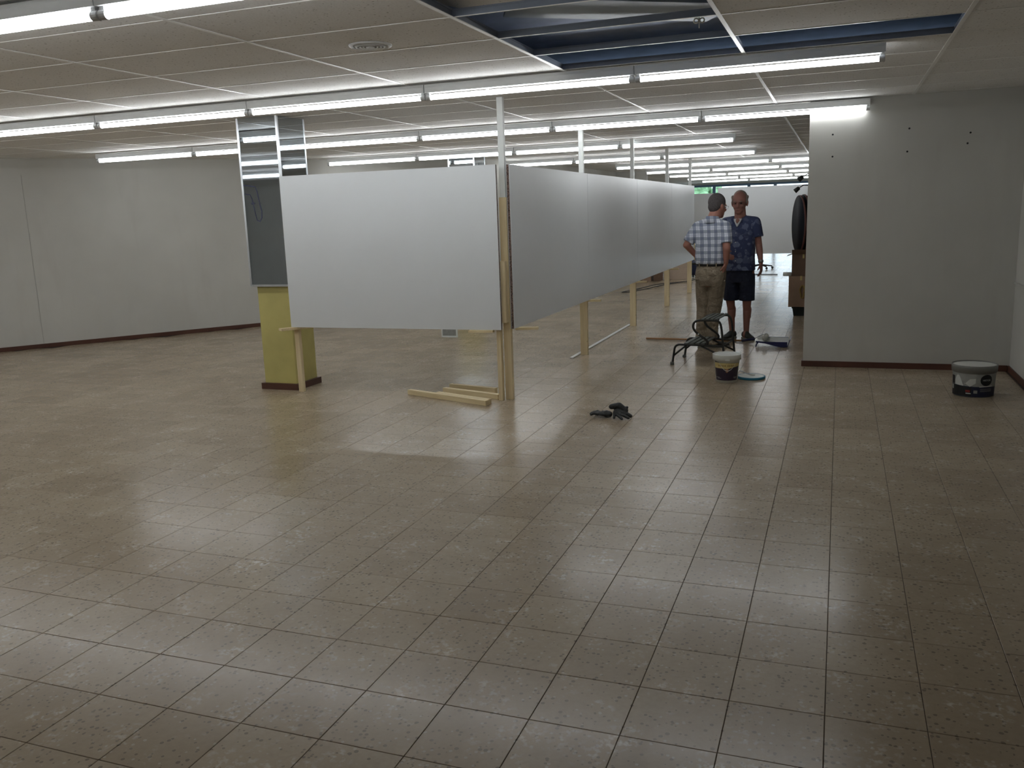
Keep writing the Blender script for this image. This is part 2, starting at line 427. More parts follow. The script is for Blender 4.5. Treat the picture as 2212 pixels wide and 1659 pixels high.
def wall(name, p0, p1, th, z0=0.0, z1=TOPZ):
    # th > 0 thickens to the left of p0->p1
    d = Vector((p1[0]-p0[0], p1[1]-p0[1])).normalized(); n = Vector((-d.y, d.x))*th
    q = [p0, p1, (p1[0]+n.x, p1[1]+n.y), (p0[0]+n.x, p0[1]+n.y)]
    if th < 0: q = q[::-1]
    return struct(MB().quadbox([(a, b, z0) for a, b in q]+[(a, b, z1) for a, b in q]).build(name, 'wall'))
def baseboard(name, p0, p1, th=.014, h=.058):
    d = Vector((p1[0]-p0[0], p1[1]-p0[1])).normalized(); n = Vector((-d.y, d.x))*th
    q = [p0, p1, (p1[0]+n.x, p1[1]+n.y), (p0[0]+n.x, p0[1]+n.y)]
    if th < 0: q = q[::-1]
    return struct(MB().quadbox([(a, b, 0.0) for a, b in q]+[(a, b, h) for a, b in q]).build(name, 'base', bevel=.003))
WL0, WL1 = (-12.0, 3.217), (-4.55, 13.41)
wall('wall_left', WL0, WL1, .15)
baseboard('baseboard_left', WL0, WL1, -.014)
wl_dir = Vector((WL1[0]-WL0[0], WL1[1]-WL0[1])).normalized()
for dist in (4.25, 7.45):       # upright board joints in the left wall
    a = Vector(WL0)+wl_dir*dist; n = Vector((wl_dir.y, -wl_dir.x))
    struct(MB().bar((a.x+n.x*.0015, a.y+n.y*.0015), (a.x+wl_dir.x*.004+n.x*.0015, a.y+wl_dir.y*.004+n.y*.0015), .003, 2.3, .06).build('trim_1', 'greyprint'))
wall('wall_left_far', (-4.55, 13.41), (-4.55, 20.1), .15)
wall('wall_left_return', (-4.55, 20.1), (-3.75, 20.1), .15)
wall('wall_left_inner', (-5.35, 20.25), (-4.55, 20.25), .15)
wall('wall_left_end', (-5.2, 20.4), (-5.2, 34.0), .15)
baseboard('baseboard_left_far', (-4.55, 13.45), (-4.55, 20.1), -.014)
wall('wall_right', (2.43, -5.5), (2.43, 34.0), -.15)
baseboard('baseboard_right', (2.43, -5.4), (2.43, 6.77), .014)
wall('wall_near', (-12.15, -5.5), (2.58, -5.5), -.15)
wall('wall_near_left', (-12.0, -5.5), (-12.0, 3.217), .15)
wr = struct(MB().box(.584, 2.429, 6.785, 6.90, 0, TOPZ).build('wall_return', 'wall'))
baseboard('baseboard_return', (.570, 6.785), (2.415, 6.785), -.014)
baseboard('baseboard_return_end', (.584, 6.786), (.584, 6.914), .014)
for x, z in [(.796, 2.256), (1.465, 2.27), (1.978, 2.201), (.80, 2.051), (1.457, 2.062), (1.959, 2.108)]:
    MB().tube([(x, 6.786, z), (x, 6.782, z)], .009, 10).build('screw_plug', 'ink', wr)
# ledge strip on the right wall
struct(MB().box(2.405, 2.429, 3.0, 6.70, .83, .845).build('trim_2', 'wall'))

# suspended ceiling
RLX0, RLX1, RLY0, RLY1 = -1.8, 1.6, 5.15, 6.15            # unseen rooflight added in the slab to light the space above the grid
sl = MB()
for bx in ((-12.3, 2.6, -5.7, RLY0), (-12.3, 2.6, RLY1, 34.2), (-12.3, RLX0, RLY0, RLY1), (RLX1, 2.6, RLY0, RLY1)):
    sl.box(*bx, TOPZ-.05, TOPZ+.1)
ceiling = struct(sl.build('ceiling', 'slab'))
MB().box(RLX0, RLX1, RLY0, RLY1, TOPZ+.06, TOPZ+.066).build('added_rooflight_pane', 'glass', ceiling)
MX, MY = 1.212, .616
XK = [.275+MX*k for k in range(-11, 3)]
YJ = [3.63+MY*j for j in range(-15, 50)]
missing = set()
for j in range(-10, 0): missing.add((-1, j))      # the open bay beside the air outlet, lengthened out of view to admit light
missing.add((0, -1))                              # single open cell
for k, x in enumerate(XK[:-1]):
    b = MB()
    b.box(x-.012, x+.012, -5.6, 34.0, CZ-.003, CZ); o = b.build('main_runner', 'tbar', ceiling)
    MB().box(x-.001, x+.001, -5.6, 34.0, CZ, CZ+.030).box(x-.004, x+.004, -5.6, 34.0, CZ+.030, CZ+.038).build('web', 'galv', o)
for y in YJ:
    b = MB(); x0, x1 = -12.0, 2.43
    b.box(x0, x1, y-.007, y+.007, CZ-.002, CZ); o = b.build('cross_tee', 'tbar', ceiling)
    MB().box(x0, x1, y-.001, y+.001, CZ, CZ+.028).box(x0, x1, y-.004, y+.004, CZ+.028, CZ+.036).build('web', 'galv', o)
ct = []
for ki, x in enumerate(range(-11, 2)):
    for j in range(-15, 49):
        cx, cy = .275+MX*(x+.5), 3.63+MY*(j+.5)
        if (x, j) in missing: continue
        if not any(inside(cx+dx, cy+dy) for dx in (-.55, 0, .55) for dy in (-.28, .28)): continue
        p = project((cx, cy, CZ)); area = 0
        if p and -300 < p[0] < IMG_W+300 and -150 < p[1] < IMG_H: area = 1/p[2]**3
        ct.append((area, cx, cy))
ct.sort(reverse=True)
def ctile_geo(mb, x, y, z):
    a, b = MX/2-.004, MY/2-.004
    mb.box(x-a, x+a, y-b, y+b, z, z+.016)
cm = MB(); ctile_geo(cm, 0, 0, 0); ctile_mesh = cm.mesh('ceiling_tile'); ctile_mesh.materials.append(MT['ctile'])
for a, x, y in ct[:300]:
    o = bpy.data.objects.new('ceiling_tile', ctile_mesh); COL.objects.link(o); o.parent = ceiling; o.location = (x, y, CZ+.0006)
rest = MB()
for a, x, y in ct[300:]: ctile_geo(rest, x, y, CZ+.0006)
if rest.v: tag(rest.build('ceiling_tile_field', 'ctile', ceiling), kind='stuff')

# what lies in the open ceiling bay
def slab_thing(name, c, lx, ly, th, rot, mt, label, cat, group=None):
    o = MB().box(-lx/2, lx/2, -ly/2, ly/2, -th/2, th/2).build(name, mt, bevel=.002)
    o.location = c; o.rotation_euler = rot
    return tag(o, label, cat, group)
slab_thing('loose_ceiling_tile', (-.30, 2.55, 2.69), 1.19, .60, .016, (.06, .04, .42), 'bluefilm', 'loose ceiling tile lying askew inside the open ceiling bay, lowest of three', 'ceiling tile')
slab_thing('loose_ceiling_tile', (-.42, 1.80, 2.69), 1.19, .60, .016, (.05, -.04, -.25), 'ctile', 'loose ceiling tile resting in the open bay on the side of the round air outlet', 'ceiling tile')
slab_thing('loose_ceiling_tile', (-.30, 1.08, 2.70), 1.10, .50, .016, (-.05, .04, .20), 'bluefilm', 'loose pale ceiling tile propped above the other loose tiles in the open bay', 'ceiling tile')
tag(MB().box(-.85, .20, .62, .72, 2.64, 2.70).build('cable_duct', 'ductwarm', bevel=.004), 'pale warm-coloured cable duct running above the open ceiling bay', 'duct')
hanger = thing('perforated_hanger', (.13, 2.70, CZ), 'white perforated metal hanger strap standing on the grid of the open bay', 'bracket')
for z in (.04, .075, .11):
    for dx in (-.016, .016):
        MB().tube([(.13+dx+.013*math.cos(a), 2.70, CZ+z+.012*math.sin(a)) for a in (2*math.pi*k/12 for k in range(13))], .004, 6).build('ring', 'tbar', hanger)
MB().box(.127, .133, 2.703, 2.706, CZ+.001, CZ+.20).build('strap', 'tbar', hanger)

# round air outlet in the ceiling
dif = thing('air_outlet', (-1.63, 2.20, CZ-.02), 'round white ceiling air outlet with concentric rings', 'air vent')
dc = (-1.63, 2.20, 0)
MB().lathe([(.122, CZ-.001), (.120, CZ-.007), (.106, CZ-.011), (.100, CZ-.008), (.100, CZ-.001)], dc, 40, False, False).build('collar', 'fix', dif, True)
for r in (.086, .066, .046):
    MB().lathe([(r, CZ-.004), (r-.003, CZ-.014), (r-.012, CZ-.011), (r-.009, CZ-.003)], dc, 36, False, False).build('ring', 'fix', dif, True)
MB().lathe([(.026, CZ-.004), (.024, CZ-.014), (.010, CZ-.017)], dc, 30).build('cone', 'fix', dif, True)
MB().lathe([(.100, CZ-.0015), (.098, CZ-.003)], dc, 36).build('throat', 'fixend', dif)

# ------------------------------------------------------------------ fluorescent battens
UNIT = 1.56; XEND = 1.12
def make_batten():
    L = UNIT/2-.004
    root = thing('fluorescent_fitting', (0, 0, 0), 'x', 'light fitting')
    pr = [(-.030, -.010), (.030, -.010), (.034, -.030), (.030, -.068), (-.030, -.068), (-.034, -.030)]
    MB().ring_loft([[(x, y, z) for y, z in pr] for x in (-L, L)]).build('housing', 'fix', root, local=True)
    MB().tube([(-L+.035, 0, -.098), (L-.035, 0, -.098)], .0185, 10, False).build('tube', 'tube', root, True, local=True)
    for s in (-1, 1):
        x = s*(L-.018)
        MB().ring_loft([[(x+dx, .021*math.cos(a), -.098+.021*math.sin(a)) for a in (2*math.pi*k/14 for k in range(14))] for dx in (-.017, .017)]).box(x-.012, x+.012, -.014, .014, -.090, -.066).build('lampholder', 'fixend', root, local=True)
    MB().box(-.30, -.285, -.012, .012, -.080, -.066).build('tube_clip', 'fixend', root, local=True)
    return root
batten = make_batten(); used = [False]
def place_batten(xc, y, label, group):
    o = batten if not used[0] else copy_tree(batten); used[0] = True
    o.location = (xc, y, CZ-.003); o['label'] = label; o['group'] = group
ROWY = lambda k: .55+3.08*k+.045
ROWS = {-1: (-7, -4), 0: (-6, -1), 1: (-7, 0), 2: (-5, 0), 3: (-4, -1), 4: (-3, -1), 5: (-2, 0), 6: (-2, 0), 7: (-2, 0), 8: (-2, 0), 9: (-2, 0)}
ORD = ['first', 'second', 'third', 'fourth', 'fifth', 'sixth', 'seventh', 'eighth']
ROWNAME = {-1: 'row behind the round air outlet', 0: 'row in front of the round air outlet', 1: 'row along the edge of the open ceiling bay', 2: 'row ending against the white return wall'}
for k, (a, b) in ROWS.items():
    rn = ROWNAME.get(k) or '%s row past the white return wall' % ORD[k-3]
    for i, n in enumerate(range(b, a-1, -1)):
        place_batten(XEND+UNIT*(n-.5), ROWY(k), '%s lit batten from the aisle end, %s' % (ORD[i], rn), 'fluorescent battens under the ceiling')

# ------------------------------------------------------------------ mirrored columns
def column(x0, y0, label, marks=False):
    w = .42
    c = thing('mirrored_column', (x0+w/2, y0+w/2, 0), label, 'column', kind='thing')
    MB().box(x0+.03, x0+w-.03, y0+.03, y0+w-.03, 0, CZ+.02).build('shaft', 'yellow', c)
    for a, b, d, e in ((x0, x0+w, y0, y0+.03), (x0, x0+w, y0+w-.03, y0+w), (x0, x0+.03, y0+.03, y0+w-.03), (x0+w-.03, x0+w, y0+.03, y0+w-.03)):
        MB().box(a, b, d, e, 0, .06).build('skirting', 'base', c)
    q, z0, z1 = .012, 1.022, CZ
    X0, X1, Y0, Y1 = x0-q, x0+w+q, y0-q, y0+w+q
    for nm, bx in (('f', (X0+.012, X1-.012, Y0, Y0+.006)), ('b', (X0+.012, X1-.012, Y1-.006, Y1)), ('l', (X0, X0+.006, Y0+.012, Y1-.012)), ('r', (X1-.006, X1, Y0+.012, Y1-.012))):
        MB().box(*bx, z0+.008, z1).build('mirror', 'mirror', c)
    for x, y in ((X0, Y0), (X1, Y0), (X1, Y1), (X0, Y1)):
        sx = 1 if x == X0 else -1; sy = 1 if y == Y0 else -1
        xa, xb = sorted((x-sx*.003, x+sx*.017)); ya, yb = sorted((y-sy*.003, y+sy*.017))
        MB().box(xa, xb, ya, yb, z0, z1).build('corner_strip', 'alu', c)
    for bx in ((X0, X1, Y0-.003, Y0+.02), (X0, X1, Y1-.02, Y1+.003), (X0-.003, X0+.02, Y0+.02, Y1-.02), (X1-.02, X1+.003, Y0+.02, Y1-.02)):
        MB().box(*bx, z0-.012, z0+.008).build('bottom_strip', 'alu', c)
    if marks:
        yy = Y0-.0008
        def stroke(pts, r=.006):
            b = MB(); b.tube([(X0+u, yy, v) for u, v in pts], r, 6)
            b.v = [(x, yy+(y-yy)*.08, z) for x, y, z in b.v]; b.build('glue_mark', 'smudge', c)
        stroke([(.02, 1.965), (.10, 1.955), (.15, 1.945), (.165, 1.90), (.185, 1.78), (.20, 1.72), (.195, 1.66), (.17, 1.625), (.14, 1.635), (.13, 1.68), (.115, 1.76), (.10, 1.84), (.085, 1.875), (.02, 1.885)])
        stroke([(.09, 1.79), (.115, 1.80), (.13, 1.79)], .008)
    return c
column(-4.418, 4.662, 'yellow-painted square column with mirrored upper half beside the front white panel', True)
column(-4.90, 10.50, 'mirror-clad square column rising behind the front white panel')

# ------------------------------------------------------------------ white display panels on timber legs
def display_panel(name, x0, x1, y0, y1, z0, z1, axis, label, group=None):
    """axis 'x': the panel runs along x and is thin in y."""
    root = thing(name, ((x0+x1)/2, (y0+y1)/2, z0), label, 'panel', group)
    s = .0035
    if axis == 'x':
        a = MB().box(x0, x1, y0, y0+s, z0, z1); b = MB().box(x0, x1, y1-s, y1, z0, z1); c = MB().box(x0+.001, x1-.001, y0+s, y1-s, z0+.001, z1-.001)
    else:
        a = MB().box(x0, x0+s, y0, y1, z0, z1); b = MB().box(x1-s, x1, y0, y1, z0, z1); c = MB().box(x0+s, x1-s, y0+.001, y1-.001, z0+.001, z1-.001)
    a.build('face_sheet', 'panel', root); b.build('face_sheet', 'panel', root); c.build('honeycomb_core', 'core', root)
    return root
PZ0, PZ1 = .632, 2.025
display_panel('display_panel', -3.955, -1.822, 4.573, 4.603, PZ0, PZ1, 'x', 'wide white display panel standing across the end of the row, beside the yellow column')
PX0, PX1 = -1.765, -1.735
seams = [4.665, 7.135, 9.70, 12.35, 14.78]
ordn = ['first white display panel of the long row, beside the bare timber corner post', 'second white display panel of the long row, counted from the timber corner post',
        'third white display panel of the long row, counted from the timber corner post', 'last white display panel of the long row, behind the man in the plaid shirt']
for i in range(4):
    display_panel('display_panel', PX0, PX1, seams[i]+.003, seams[i+1]-.003, PZ0, PZ1, 'y', ordn[i], 'white panels of the long row')
display_panel('display_panel', -1.60, .62, 17.2, 17.23, .60, 2.02, 'x', 'white display panel standing across the aisle behind the two men')
display_panel('display_panel', -3.45, -2.72, 25.0, 25.03, .60, 2.03, 'x', 'narrow grey-white display panel under the shop window')

def post(x0, x1, y0, y1, label, pole=True, top=1.755, group='timber posts of the long row'):
    r = thing('timber_post', ((x0+x1)/2, (y0+y1)/2, 0), label, 'post', group)
    MB().box(x0, x1, y0, y1, 0, top).build('timber', 'pine', r, bevel=.002)
    if pole:
        cx = (x0+x1)/2; cy = (y0+y1)/2
        MB().box(cx-.026, cx+.026, cy-.02, cy+.02, top, CZ-.003).build('white_pole', 'pole', r, bevel=.002)
    return r
def support(p0, p1, w, label, group='support boards under the panels'):
    tag(MB().bar(p0, p1, w, .022, PZ0-.023).build('support_board', 'pinex', bevel=.002), label, 'board', group)
cp = post(-1.838, -1.772, 4.668, 4.715, 'raw timber corner post with white steel pole above it', group='timber posts at the corner')
MB().box(-1.840, -1.784, 4.612, 4.666, .69, 1.22).build('packing_block', 'pine', cp, bevel=.002)
post(-1.882, -1.842, 4.607, 4.655, 'slim timber stud behind the edge of the wide front panel', False, 1.985, 'timber posts at the corner')
for y, w in ((7.19, 'first'), (9.75, 'second'), (12.36, 'third'), (14.74, 'last')):
    post(-1.852, -1.768, y-.045, y, '%s timber leg with white pole under the long row, counted from the corner post' % w)
post(-3.950, -3.900, 4.606, 4.648, 'timber leg of the front panel standing against the yellow column', False, 1.6, 'timber posts at the corner')
support((-4.01, 4.47), (-3.83, 4.74), .075, 'short board on the timber leg beside the yellow column')
support((-2.12, 4.57), (-1.90, 4.59), .06, 'short board under the front panel beside the corner post')
support((-1.765, 4.78), (-1.57, 4.83), .07, 'short board jutting out below the first panel of the long row')
for y, w in ((7.16, 'first'), (9.72, 'second'), (12.33, 'third')):
    support((-1.94, y), (-1.62, y+.05), .075, 'short board across the %s timber leg of the long row' % w)
for x in (-1.35, .35):
    tag(MB().box(x-.03, x+.03, 17.235, 17.275, 0, 1.6).build('timber_post', 'pine'), 'timber leg behind the white panel across the aisle, %s' % ('on the long row side' if x < 0 else 'behind the cardboard boxes'), 'post', 'legs of the panel across the aisle')
for x in (-3.3, -2.85):
    tag(MB().box(x-.03, x+.03, 25.035, 25.075, 0, 1.6).build('timber_post', 'pine'), 'timber leg behind the narrow shop-window panel, %s' % ('wall side' if x < -3 else 'aisle side'), 'post', 'legs of the far panel')

# timber offcuts and the lath on the floor
def batten_wood(p0, p1, w, h, label):
    c = ((p0[0]+p1[0])/2, (p0[1]+p1[1])/2); L = math.dist(p0, p1); a = math.atan2(p1[1]-p0[1], p1[0]-p0[0])
    o = MB().box(-L/2, L/2, -w/2, w/2, 0, h).build('timber_batten', 'pinex', bevel=.002)
    o.location = (c[0], c[1], 0); o.rotation_euler.z = a
    tag(o, label, 'batten', 'timber battens on the floor')
batten_wood((-2.815, 4.71), (-1.905, 4.395), .046, .046, 'longest pine batten on the floor at the outside of the pile')
batten_wood((-2.50, 4.655), (-1.905, 4.447), .046, .046, 'pine batten touching the longest batten on the floor')
batten_wood((-2.53, 4.87), (-1.90, 4.67), .046, .044, 'pine batten lying loose in the middle of the floor pile')
batten_wood((-2.515, 4.985), (-2.005, 4.865), .046, .058, 'short thick pine batten standing on edge at the back of the pile')
tag(MB().bar((-1.885, 6.88), (-1.882, 9.83), .042, .012, 0).build('lath', 'lath', bevel=.001), 'long white-painted lath lying on the floor along the timber legs', 'lath')
g = thing('framed_board', (-4.04, 8.34, 0), 'small grey framed board standing on the floor behind the front panel', 'board')
MB().box(-4.14, -3.94, 8.335, 8.350, .02, .42).build('sheet', 'greyprint', g)
for bx in ((-4.155, -3.925, .0, .02), (-4.155, -3.925, .42, .435)):
    MB().box(bx[0], bx[1], 8.33, 8.355, bx[2], bx[3]).build('rail', 'pole', g)
for x in (-4.155, -3.94):
    MB().box(x, x+.015, 8.33, 8.355, .02, .42).build('rail', 'pole', g)

# ------------------------------------------------------------------ paint buckets
def ring_patch(c, rf, a0, a1, zlo, zhi, n=28, m=4, proud=.0012):
    """label sheet wrapped round a bucket: zlo/zhi are functions of u in 0..1, rf(z) is the bucket radius."""
    grid = []
    for i in range(m+1):
        row = []
        for j in range(n+1):
            u = j/n; a = a0+(a1-a0)*u; z = zlo(u)+(zhi(u)-zlo(u))*i/m; r = rf(z)+proud
            row.append((c[0]+r*math.cos(a), c[1]+r*math.sin(a), c[2]+z))
        grid.append(row)
    return MB().patch(grid)
def wrap_text(c, rf, a, z, s, size, proud=.002, squeeze=1.0):
    v, f = text_geo(s, size); b = MB()
    b.v = [(c[0]+(rf(z+y)+proud)*math.cos(a+x*squeeze/rf(z)), c[1]+(rf(z+y)+proud)*math.sin(a+x*squeeze/rf(z)), c[2]+z+y) for x, y, _ in v]; b.f = f
    return b
const = lambda k: (lambda u: k)
def white_bucket():
    c = (-.062, 5.862, 0); H = .262; rf = lambda z: .098+.026*z/H
    r = thing('paint_bucket', c, 'open white plastic paint bucket with dark purple and gold label', 'bucket')
    MB().lathe([(.098, 0), (rf(.21), .21), (rf(.21)+.012, .212), (rf(.21)+.011, .240), (.131, .254), (.132, H-.002), (.130, H), (.1275, H), (.122, .24), (rf(.2)-.003, .2), (.096, .006)], c, 40, True, True).build('body', 'white_pl', r, True)
    MB().lathe([(.1225, .249), (.05, .2495)], c, 36, True, True).build('paint', 'paint', r)
    fa = -math.pi/2+.115; h = 1.16
    A0, A1 = fa-h, fa+h
    top = lambda u: .140-.004*math.sin(u*9)+.018*u-.020*math.exp(-((u-.52)/.2)**2)
    ring_patch(c, rf, A0, A1, const(.022), top).build('label_base', 'purple', r)
    ring_patch(c, rf, A0, A1, top, lambda u: .190-.004*u).build('label_band', 'gold', r)
    arc = lambda u: .112+.075*(u-.5)**2*4
    ring_patch(c, rf, fa-.62, fa+.75, arc, lambda u: arc(u)+.006, 24, 1, .0022).build('label_arc', 'whiteprint', r)
    ring_patch(c, rf, fa-.16, fa+.20, lambda u: .118+.012*(2*u-1)**2, lambda u: .134-.010*(2*u-1)**2, 12, 1, .0024).build('label_emblem', 'copper', r)
    ring_patch(c, rf, fa-.12, fa+.16, lambda u: .096+.014*abs(2*u-1), const(.110), 12, 1, .0024).build('label_emblem', 'copper', r)
    ring_patch(c, rf, A0+.05, A0+.55, lambda u: .193, lambda u: .203-.009*u, 12, 1, .002).build('label_flash', 'ink', r)
    a = fa-.72
    for w in (.10, .07, .12, .06, .09, .05, .11, 0, .08, .12, .07, .10, .06, .09):     # illegible gold lettering
        if w: ring_patch(c, rf, a, a+w*.75, const(.155), const(.170), 3, 1, .002).build('lettering', 'darkgold', r)
        a += w+.012 if w else .09
    for zz, a0, a1 in ((.050, A0+.12, A0+.52), (.040, A0+.28, A0+.66), (.052, A1-.55, A1-.15), (.042, A1-.5, A1-.2)):
        ring_patch(c, rf, a0, a1, const(zz), const(zz+.004), 8, 1, .002).build('lettering', 'greyprint', r)
    # grip below the rim
    ring_patch(c, lambda z: rf(.21)+.014, fa-.12, fa+.2, const(.212), const(.232), 8, 1, .003).build('grip', 'white_pl', r)
white_bucket()
lid = thing('bucket_lid', (.145, 6.05, 0), 'white bucket lid with teal rim lying on the floor beside the white bucket', 'lid')
lc = (.145, 6.05, 0)
MB().lathe([(.128, 0), (.132, .004), (.132, .020), (.128, .0235), (.120, .0235), (.118, .018)], lc, 40, True, False).build('rim', 'teal', lid, True)
MB().lathe([(.1205, .0165), (.1205, .0225), (.02, .0225)], lc, 36, True, True).build('disc', 'white_pl', lid)
br = thing('paint_brush', (.14, 6.06, .024), 'small paint-smeared brush lying on the bucket lid', 'brush')
MB().tube([(.03, 6.10, .060), (.09, 6.08, .042), (.13, 6.068, .031)], [.004, .006, .006], 8).build('handle', 'fixend', br, True)
MB().ell((.155, 6.055, .0305), (.032, .013, .0068), Matrix.Rotation(-.45, 3, 'Z')).build('bristles', 'fleece', br, True)

def black_bucket():
    c = (1.985, 5.640, 0); H = .262; rf = lambda z: .155+.010*z/H
    r = thing('paint_bucket', c, 'low wide paint bucket with dark navy print standing by the brown skirting', 'bucket')
    MB().lathe([(.150, 0), (.155, .004), (rf(.2), .2), (.171, .204), (.174, .245), (.172, H), (.1685, H), (.166, .24), (.152, .01)], c, 44, True, True).build('body', 'grey_pl', r, True)
    MB().lathe([(.1665, .252), (.05, .2525)], c, 36).build('paint', 'paint', r)
    fa = math.atan2(CAM[1]-c[1], CAM[0]-c[0])
    ring_patch(c, rf, fa-1.35, fa+1.35, const(.006), lambda u: .098-.012*u).build('label_base', 'navyprint', r)
    ring_patch(c, rf, fa-1.30, fa-.08, const(.010), lambda u: .096-.010*u, 20, 3, .0022).build('label_dark', 'ink', r)
    ring_patch(c, rf, fa-1.35, fa+1.35, lambda u: .098-.012*u, const(.196)).build('label_picture', 'greyprint', r)
    ring_patch(c, rf, fa-1.32, fa-1.02, const(.10), const(.17), 6, 1, .002).build('label_dark', 'ink', r)
    ring_patch(c, rf, fa-.98, fa-.48, lambda u: .098-.004*u, lambda u: .104+.078*math.sin(math.pi*min(1, .15+u*.9)), 16, 3, .002).build('label_swirl', 'whiteprint', r)
    ring_patch(c, rf, fa-.42, fa+.10, lambda u: .09+.03*abs(2*u-1), lambda u: .13+.05*u-.02*abs(2*u-1), 16, 3, .002).build('label_swirl', 'whiteprint', r)
    # round badge
    bc = fa+.62; hw = .050/.16; half = lambda u: .047*math.sqrt(max(0, 1-(2*u-1)**2))
    ring_patch(c, rf, bc-hw, bc+hw, lambda u: .146-half(u), lambda u: .146+half(u), 24, 4, .0032).build('badge', 'ink', r)
    wrap_text(c, rf, bc, .146, 'HISTOR', .019, .0048).build('badge_text', 'whiteprint', r)
    ring_patch(c, rf, fa+.28, fa+.98, lambda u: .088+.006*u, lambda u: .096+.004*u, 10, 1, .0026).build('label_line', 'whiteprint', r)
    ring_patch(c, rf, fa-.36, fa-.14, const(.044), const(.062), 4, 1, .0034).build('label_tag', 'redprint', r)
    ring_patch(c, rf, fa-.34, fa-.10, const(.030), const(.038), 4, 1, .0034).build('label_tag', 'whiteprint', r)
    ring_patch(c, rf, fa+.02, fa+.20, const(.036), const(.062), 4, 1, .0034).build('label_tag', 'greyprint', r)
    ring_patch(c, rf, fa-1.28, fa-1.10, const(.055), const(.092), 4, 1, .0034).build('label_tag', 'greyprint', r)
    for zz in (.052, .062, .072):
        ring_patch(c, rf, fa+.32, fa+.95, const(zz), const(zz+.003), 8, 1, .0026).build('lettering', 'greyprint', r)
black_bucket()

# ------------------------------------------------------------------ step stool
def stool():
    r = thing('step_stool', (-.44, 6.91, 0), 'black steel tube two-step stool standing in front of the plaid-shirted man', 'step stool')
    def smooth_path(pts, n=6):
        out = []
        P = [Vector(p) for p in pts]; P = [P[0]]+P+[P[-1]]
        for i in range(1, len(P)-2):
            for k in range(n):
                t = k/n; a, b, c, d = P[i-1], P[i], P[i+1], P[i+2]
                out.append(.5*((2*b)+(c-a)*t+(2*a-5*b+4*c-d)*t*t+(3*b-a-3*c+d)*t**3))
        out.append(P[-2]); return out
    for y, dx in ((6.67, 0.0), (7.15, .05)):
        R = .0115
        MB().tube(smooth_path([(-.175+dx, y, .012), (-.195+dx, y, .20), (-.215+dx, y, .40), (-.245+dx, y, .462), (-.30+dx, y, .470), (-.43+dx, y, .470), (-.485+dx, y, .452), (-.502+dx, y, .405), (-.478+dx, y, .355), (-.43+dx, y, .315), (-.375+dx, y, .275), (-.35+dx, y, .24), (-.36+dx, y, .212)]), R, 10).build('upper_frame', 'black', r, True)
        MB().tube(smooth_path([(-.715+dx, y, .012), (-.70+dx, y, .12), (-.688+dx, y, .185), (-.655+dx, y, .212), (-.60+dx, y, .214), (-.36+dx, y, .210), (-.20+dx, y, .202)]), R, 10).build('lower_frame', 'black', r, True)
        MB().tube([(-.705+dx, y, .095), (-.57+dx, y, .208)], .010, 8).build('brace', 'black', r, True)
        MB().tube([(-.42+dx, y, .205), (-.185+dx, y, .09)], .010, 8).build('brace', 'black', r, True)
        for x in (-.718+dx, -.174+dx):
            MB().lathe([(.020, 0), (.022, .006), (.020, .026), (.013, .032)], (x, y, 0), 14).build('rubber_foot', 'tread', r, True)
    def tread(xa, xb, z, name):
        t = MB()
        y0, y1 = 6.655, 7.165
        s = .05/.48
        for k in range(4):
            x = xa+(xb-xa)*(k+.5)/4; w = (xb-xa)/4*.34
            t.quadbox([(x-w, y0, z), (x+w, y0, z), (x+w+.05, y1, z), (x-w+.05, y1, z), (x-w, y0, z+.012), (x+w, y0, z+.012), (x+w+.05, y1, z+.012), (x-w+.05, y1, z+.012)])
            t.build('tread_slat', 'tread', r); t = MB()
        for y, d in ((y0+.06, .006), (y1-.06, .044)):
            MB().box(xa+d, xb+d, y-.012, y+.012, z-.006, z).build('tread_rail', 'black', r)
    tread(-.60, -.37, .222, 'lower')
    tread(-.425, -.245, .478, 'upper')
    MB().ell((-.445, 6.658, .328), (.008, .004, .008)).build('rivet', 'whiteprint', r, True)
    MB().tube([(-.20, 6.67, .20), (-.15, 7.15, .20)], .009, 8).build('cross_bar', 'black', r, True)
stool()

# ------------------------------------------------------------------ paint tray, roller, pole
tr = thing('paint_tray', (.20, 8.10, 0), 'navy blue plastic paint tray with white paint in its deep end', 'paint tray')
def tray():
    # runs along x: ramp at low x, deep well at high x
    prof = [(.02, .062), (.12, .052), (.24, .022), (.31, .010), (.37, .012)]
    ya, yb = 7.98, 8.24
    inner = MB().patch([[(x, y, z) for x, z in prof] for y in (ya+.014, yb-.014)]); inner.build('well', 'paint', tr, solid=.002)
    MB().patch([[(x, yb-.0135, z+.002), (x, yb-.0125, max(.086, z+.011))] for x, z in prof]).build('painted_side', 'paint', tr, solid=.002)
    for y0, y1, top in ((ya, ya+.010, .064), (yb-.010, yb, .088)):
        MB().ring_loft([[(x, y0, z-.006), (x, y1, z-.006), (x, y1, max(top, z+.012)), (x, y0, max(top, z+.012))] for x, z in prof]).build('side_wall', 'blue', tr)
    MB().quadbox([(.366, ya, .004), (.372, ya, .004), (.372, yb, .004), (.366, yb, .004), (.395, ya, .095), (.405, ya, .095), (.405, yb, .095), (.395, yb, .095)]).build('end_wall', 'blue', tr)
    MB().patch([[(x, y, z-.006) for x, z in prof] for y in (ya, yb)]).build('underside', 'blue', tr, solid=.003)
    for y in (ya+.01, yb-.01): MB().tube([(.035, y, .06), (.02, y, .004)], .007, 8).build('leg', 'blue', tr, True)
tray()
rl = thing('paint_roller', (.05, 8.16, 0), 'white fleece paint roller on a long wooden pole lying in the blue tray', 'paint roller')
MB().tube([(-1.355, 8.42, .016), (-.16, 8.36, .016)], .0125, 12).build('pole', 'broom', rl, True)
MB().tube([(-.17, 8.36, .017), (-.02, 8.25, .058)], .0155, 12).build('grip', 'blue', rl, True)
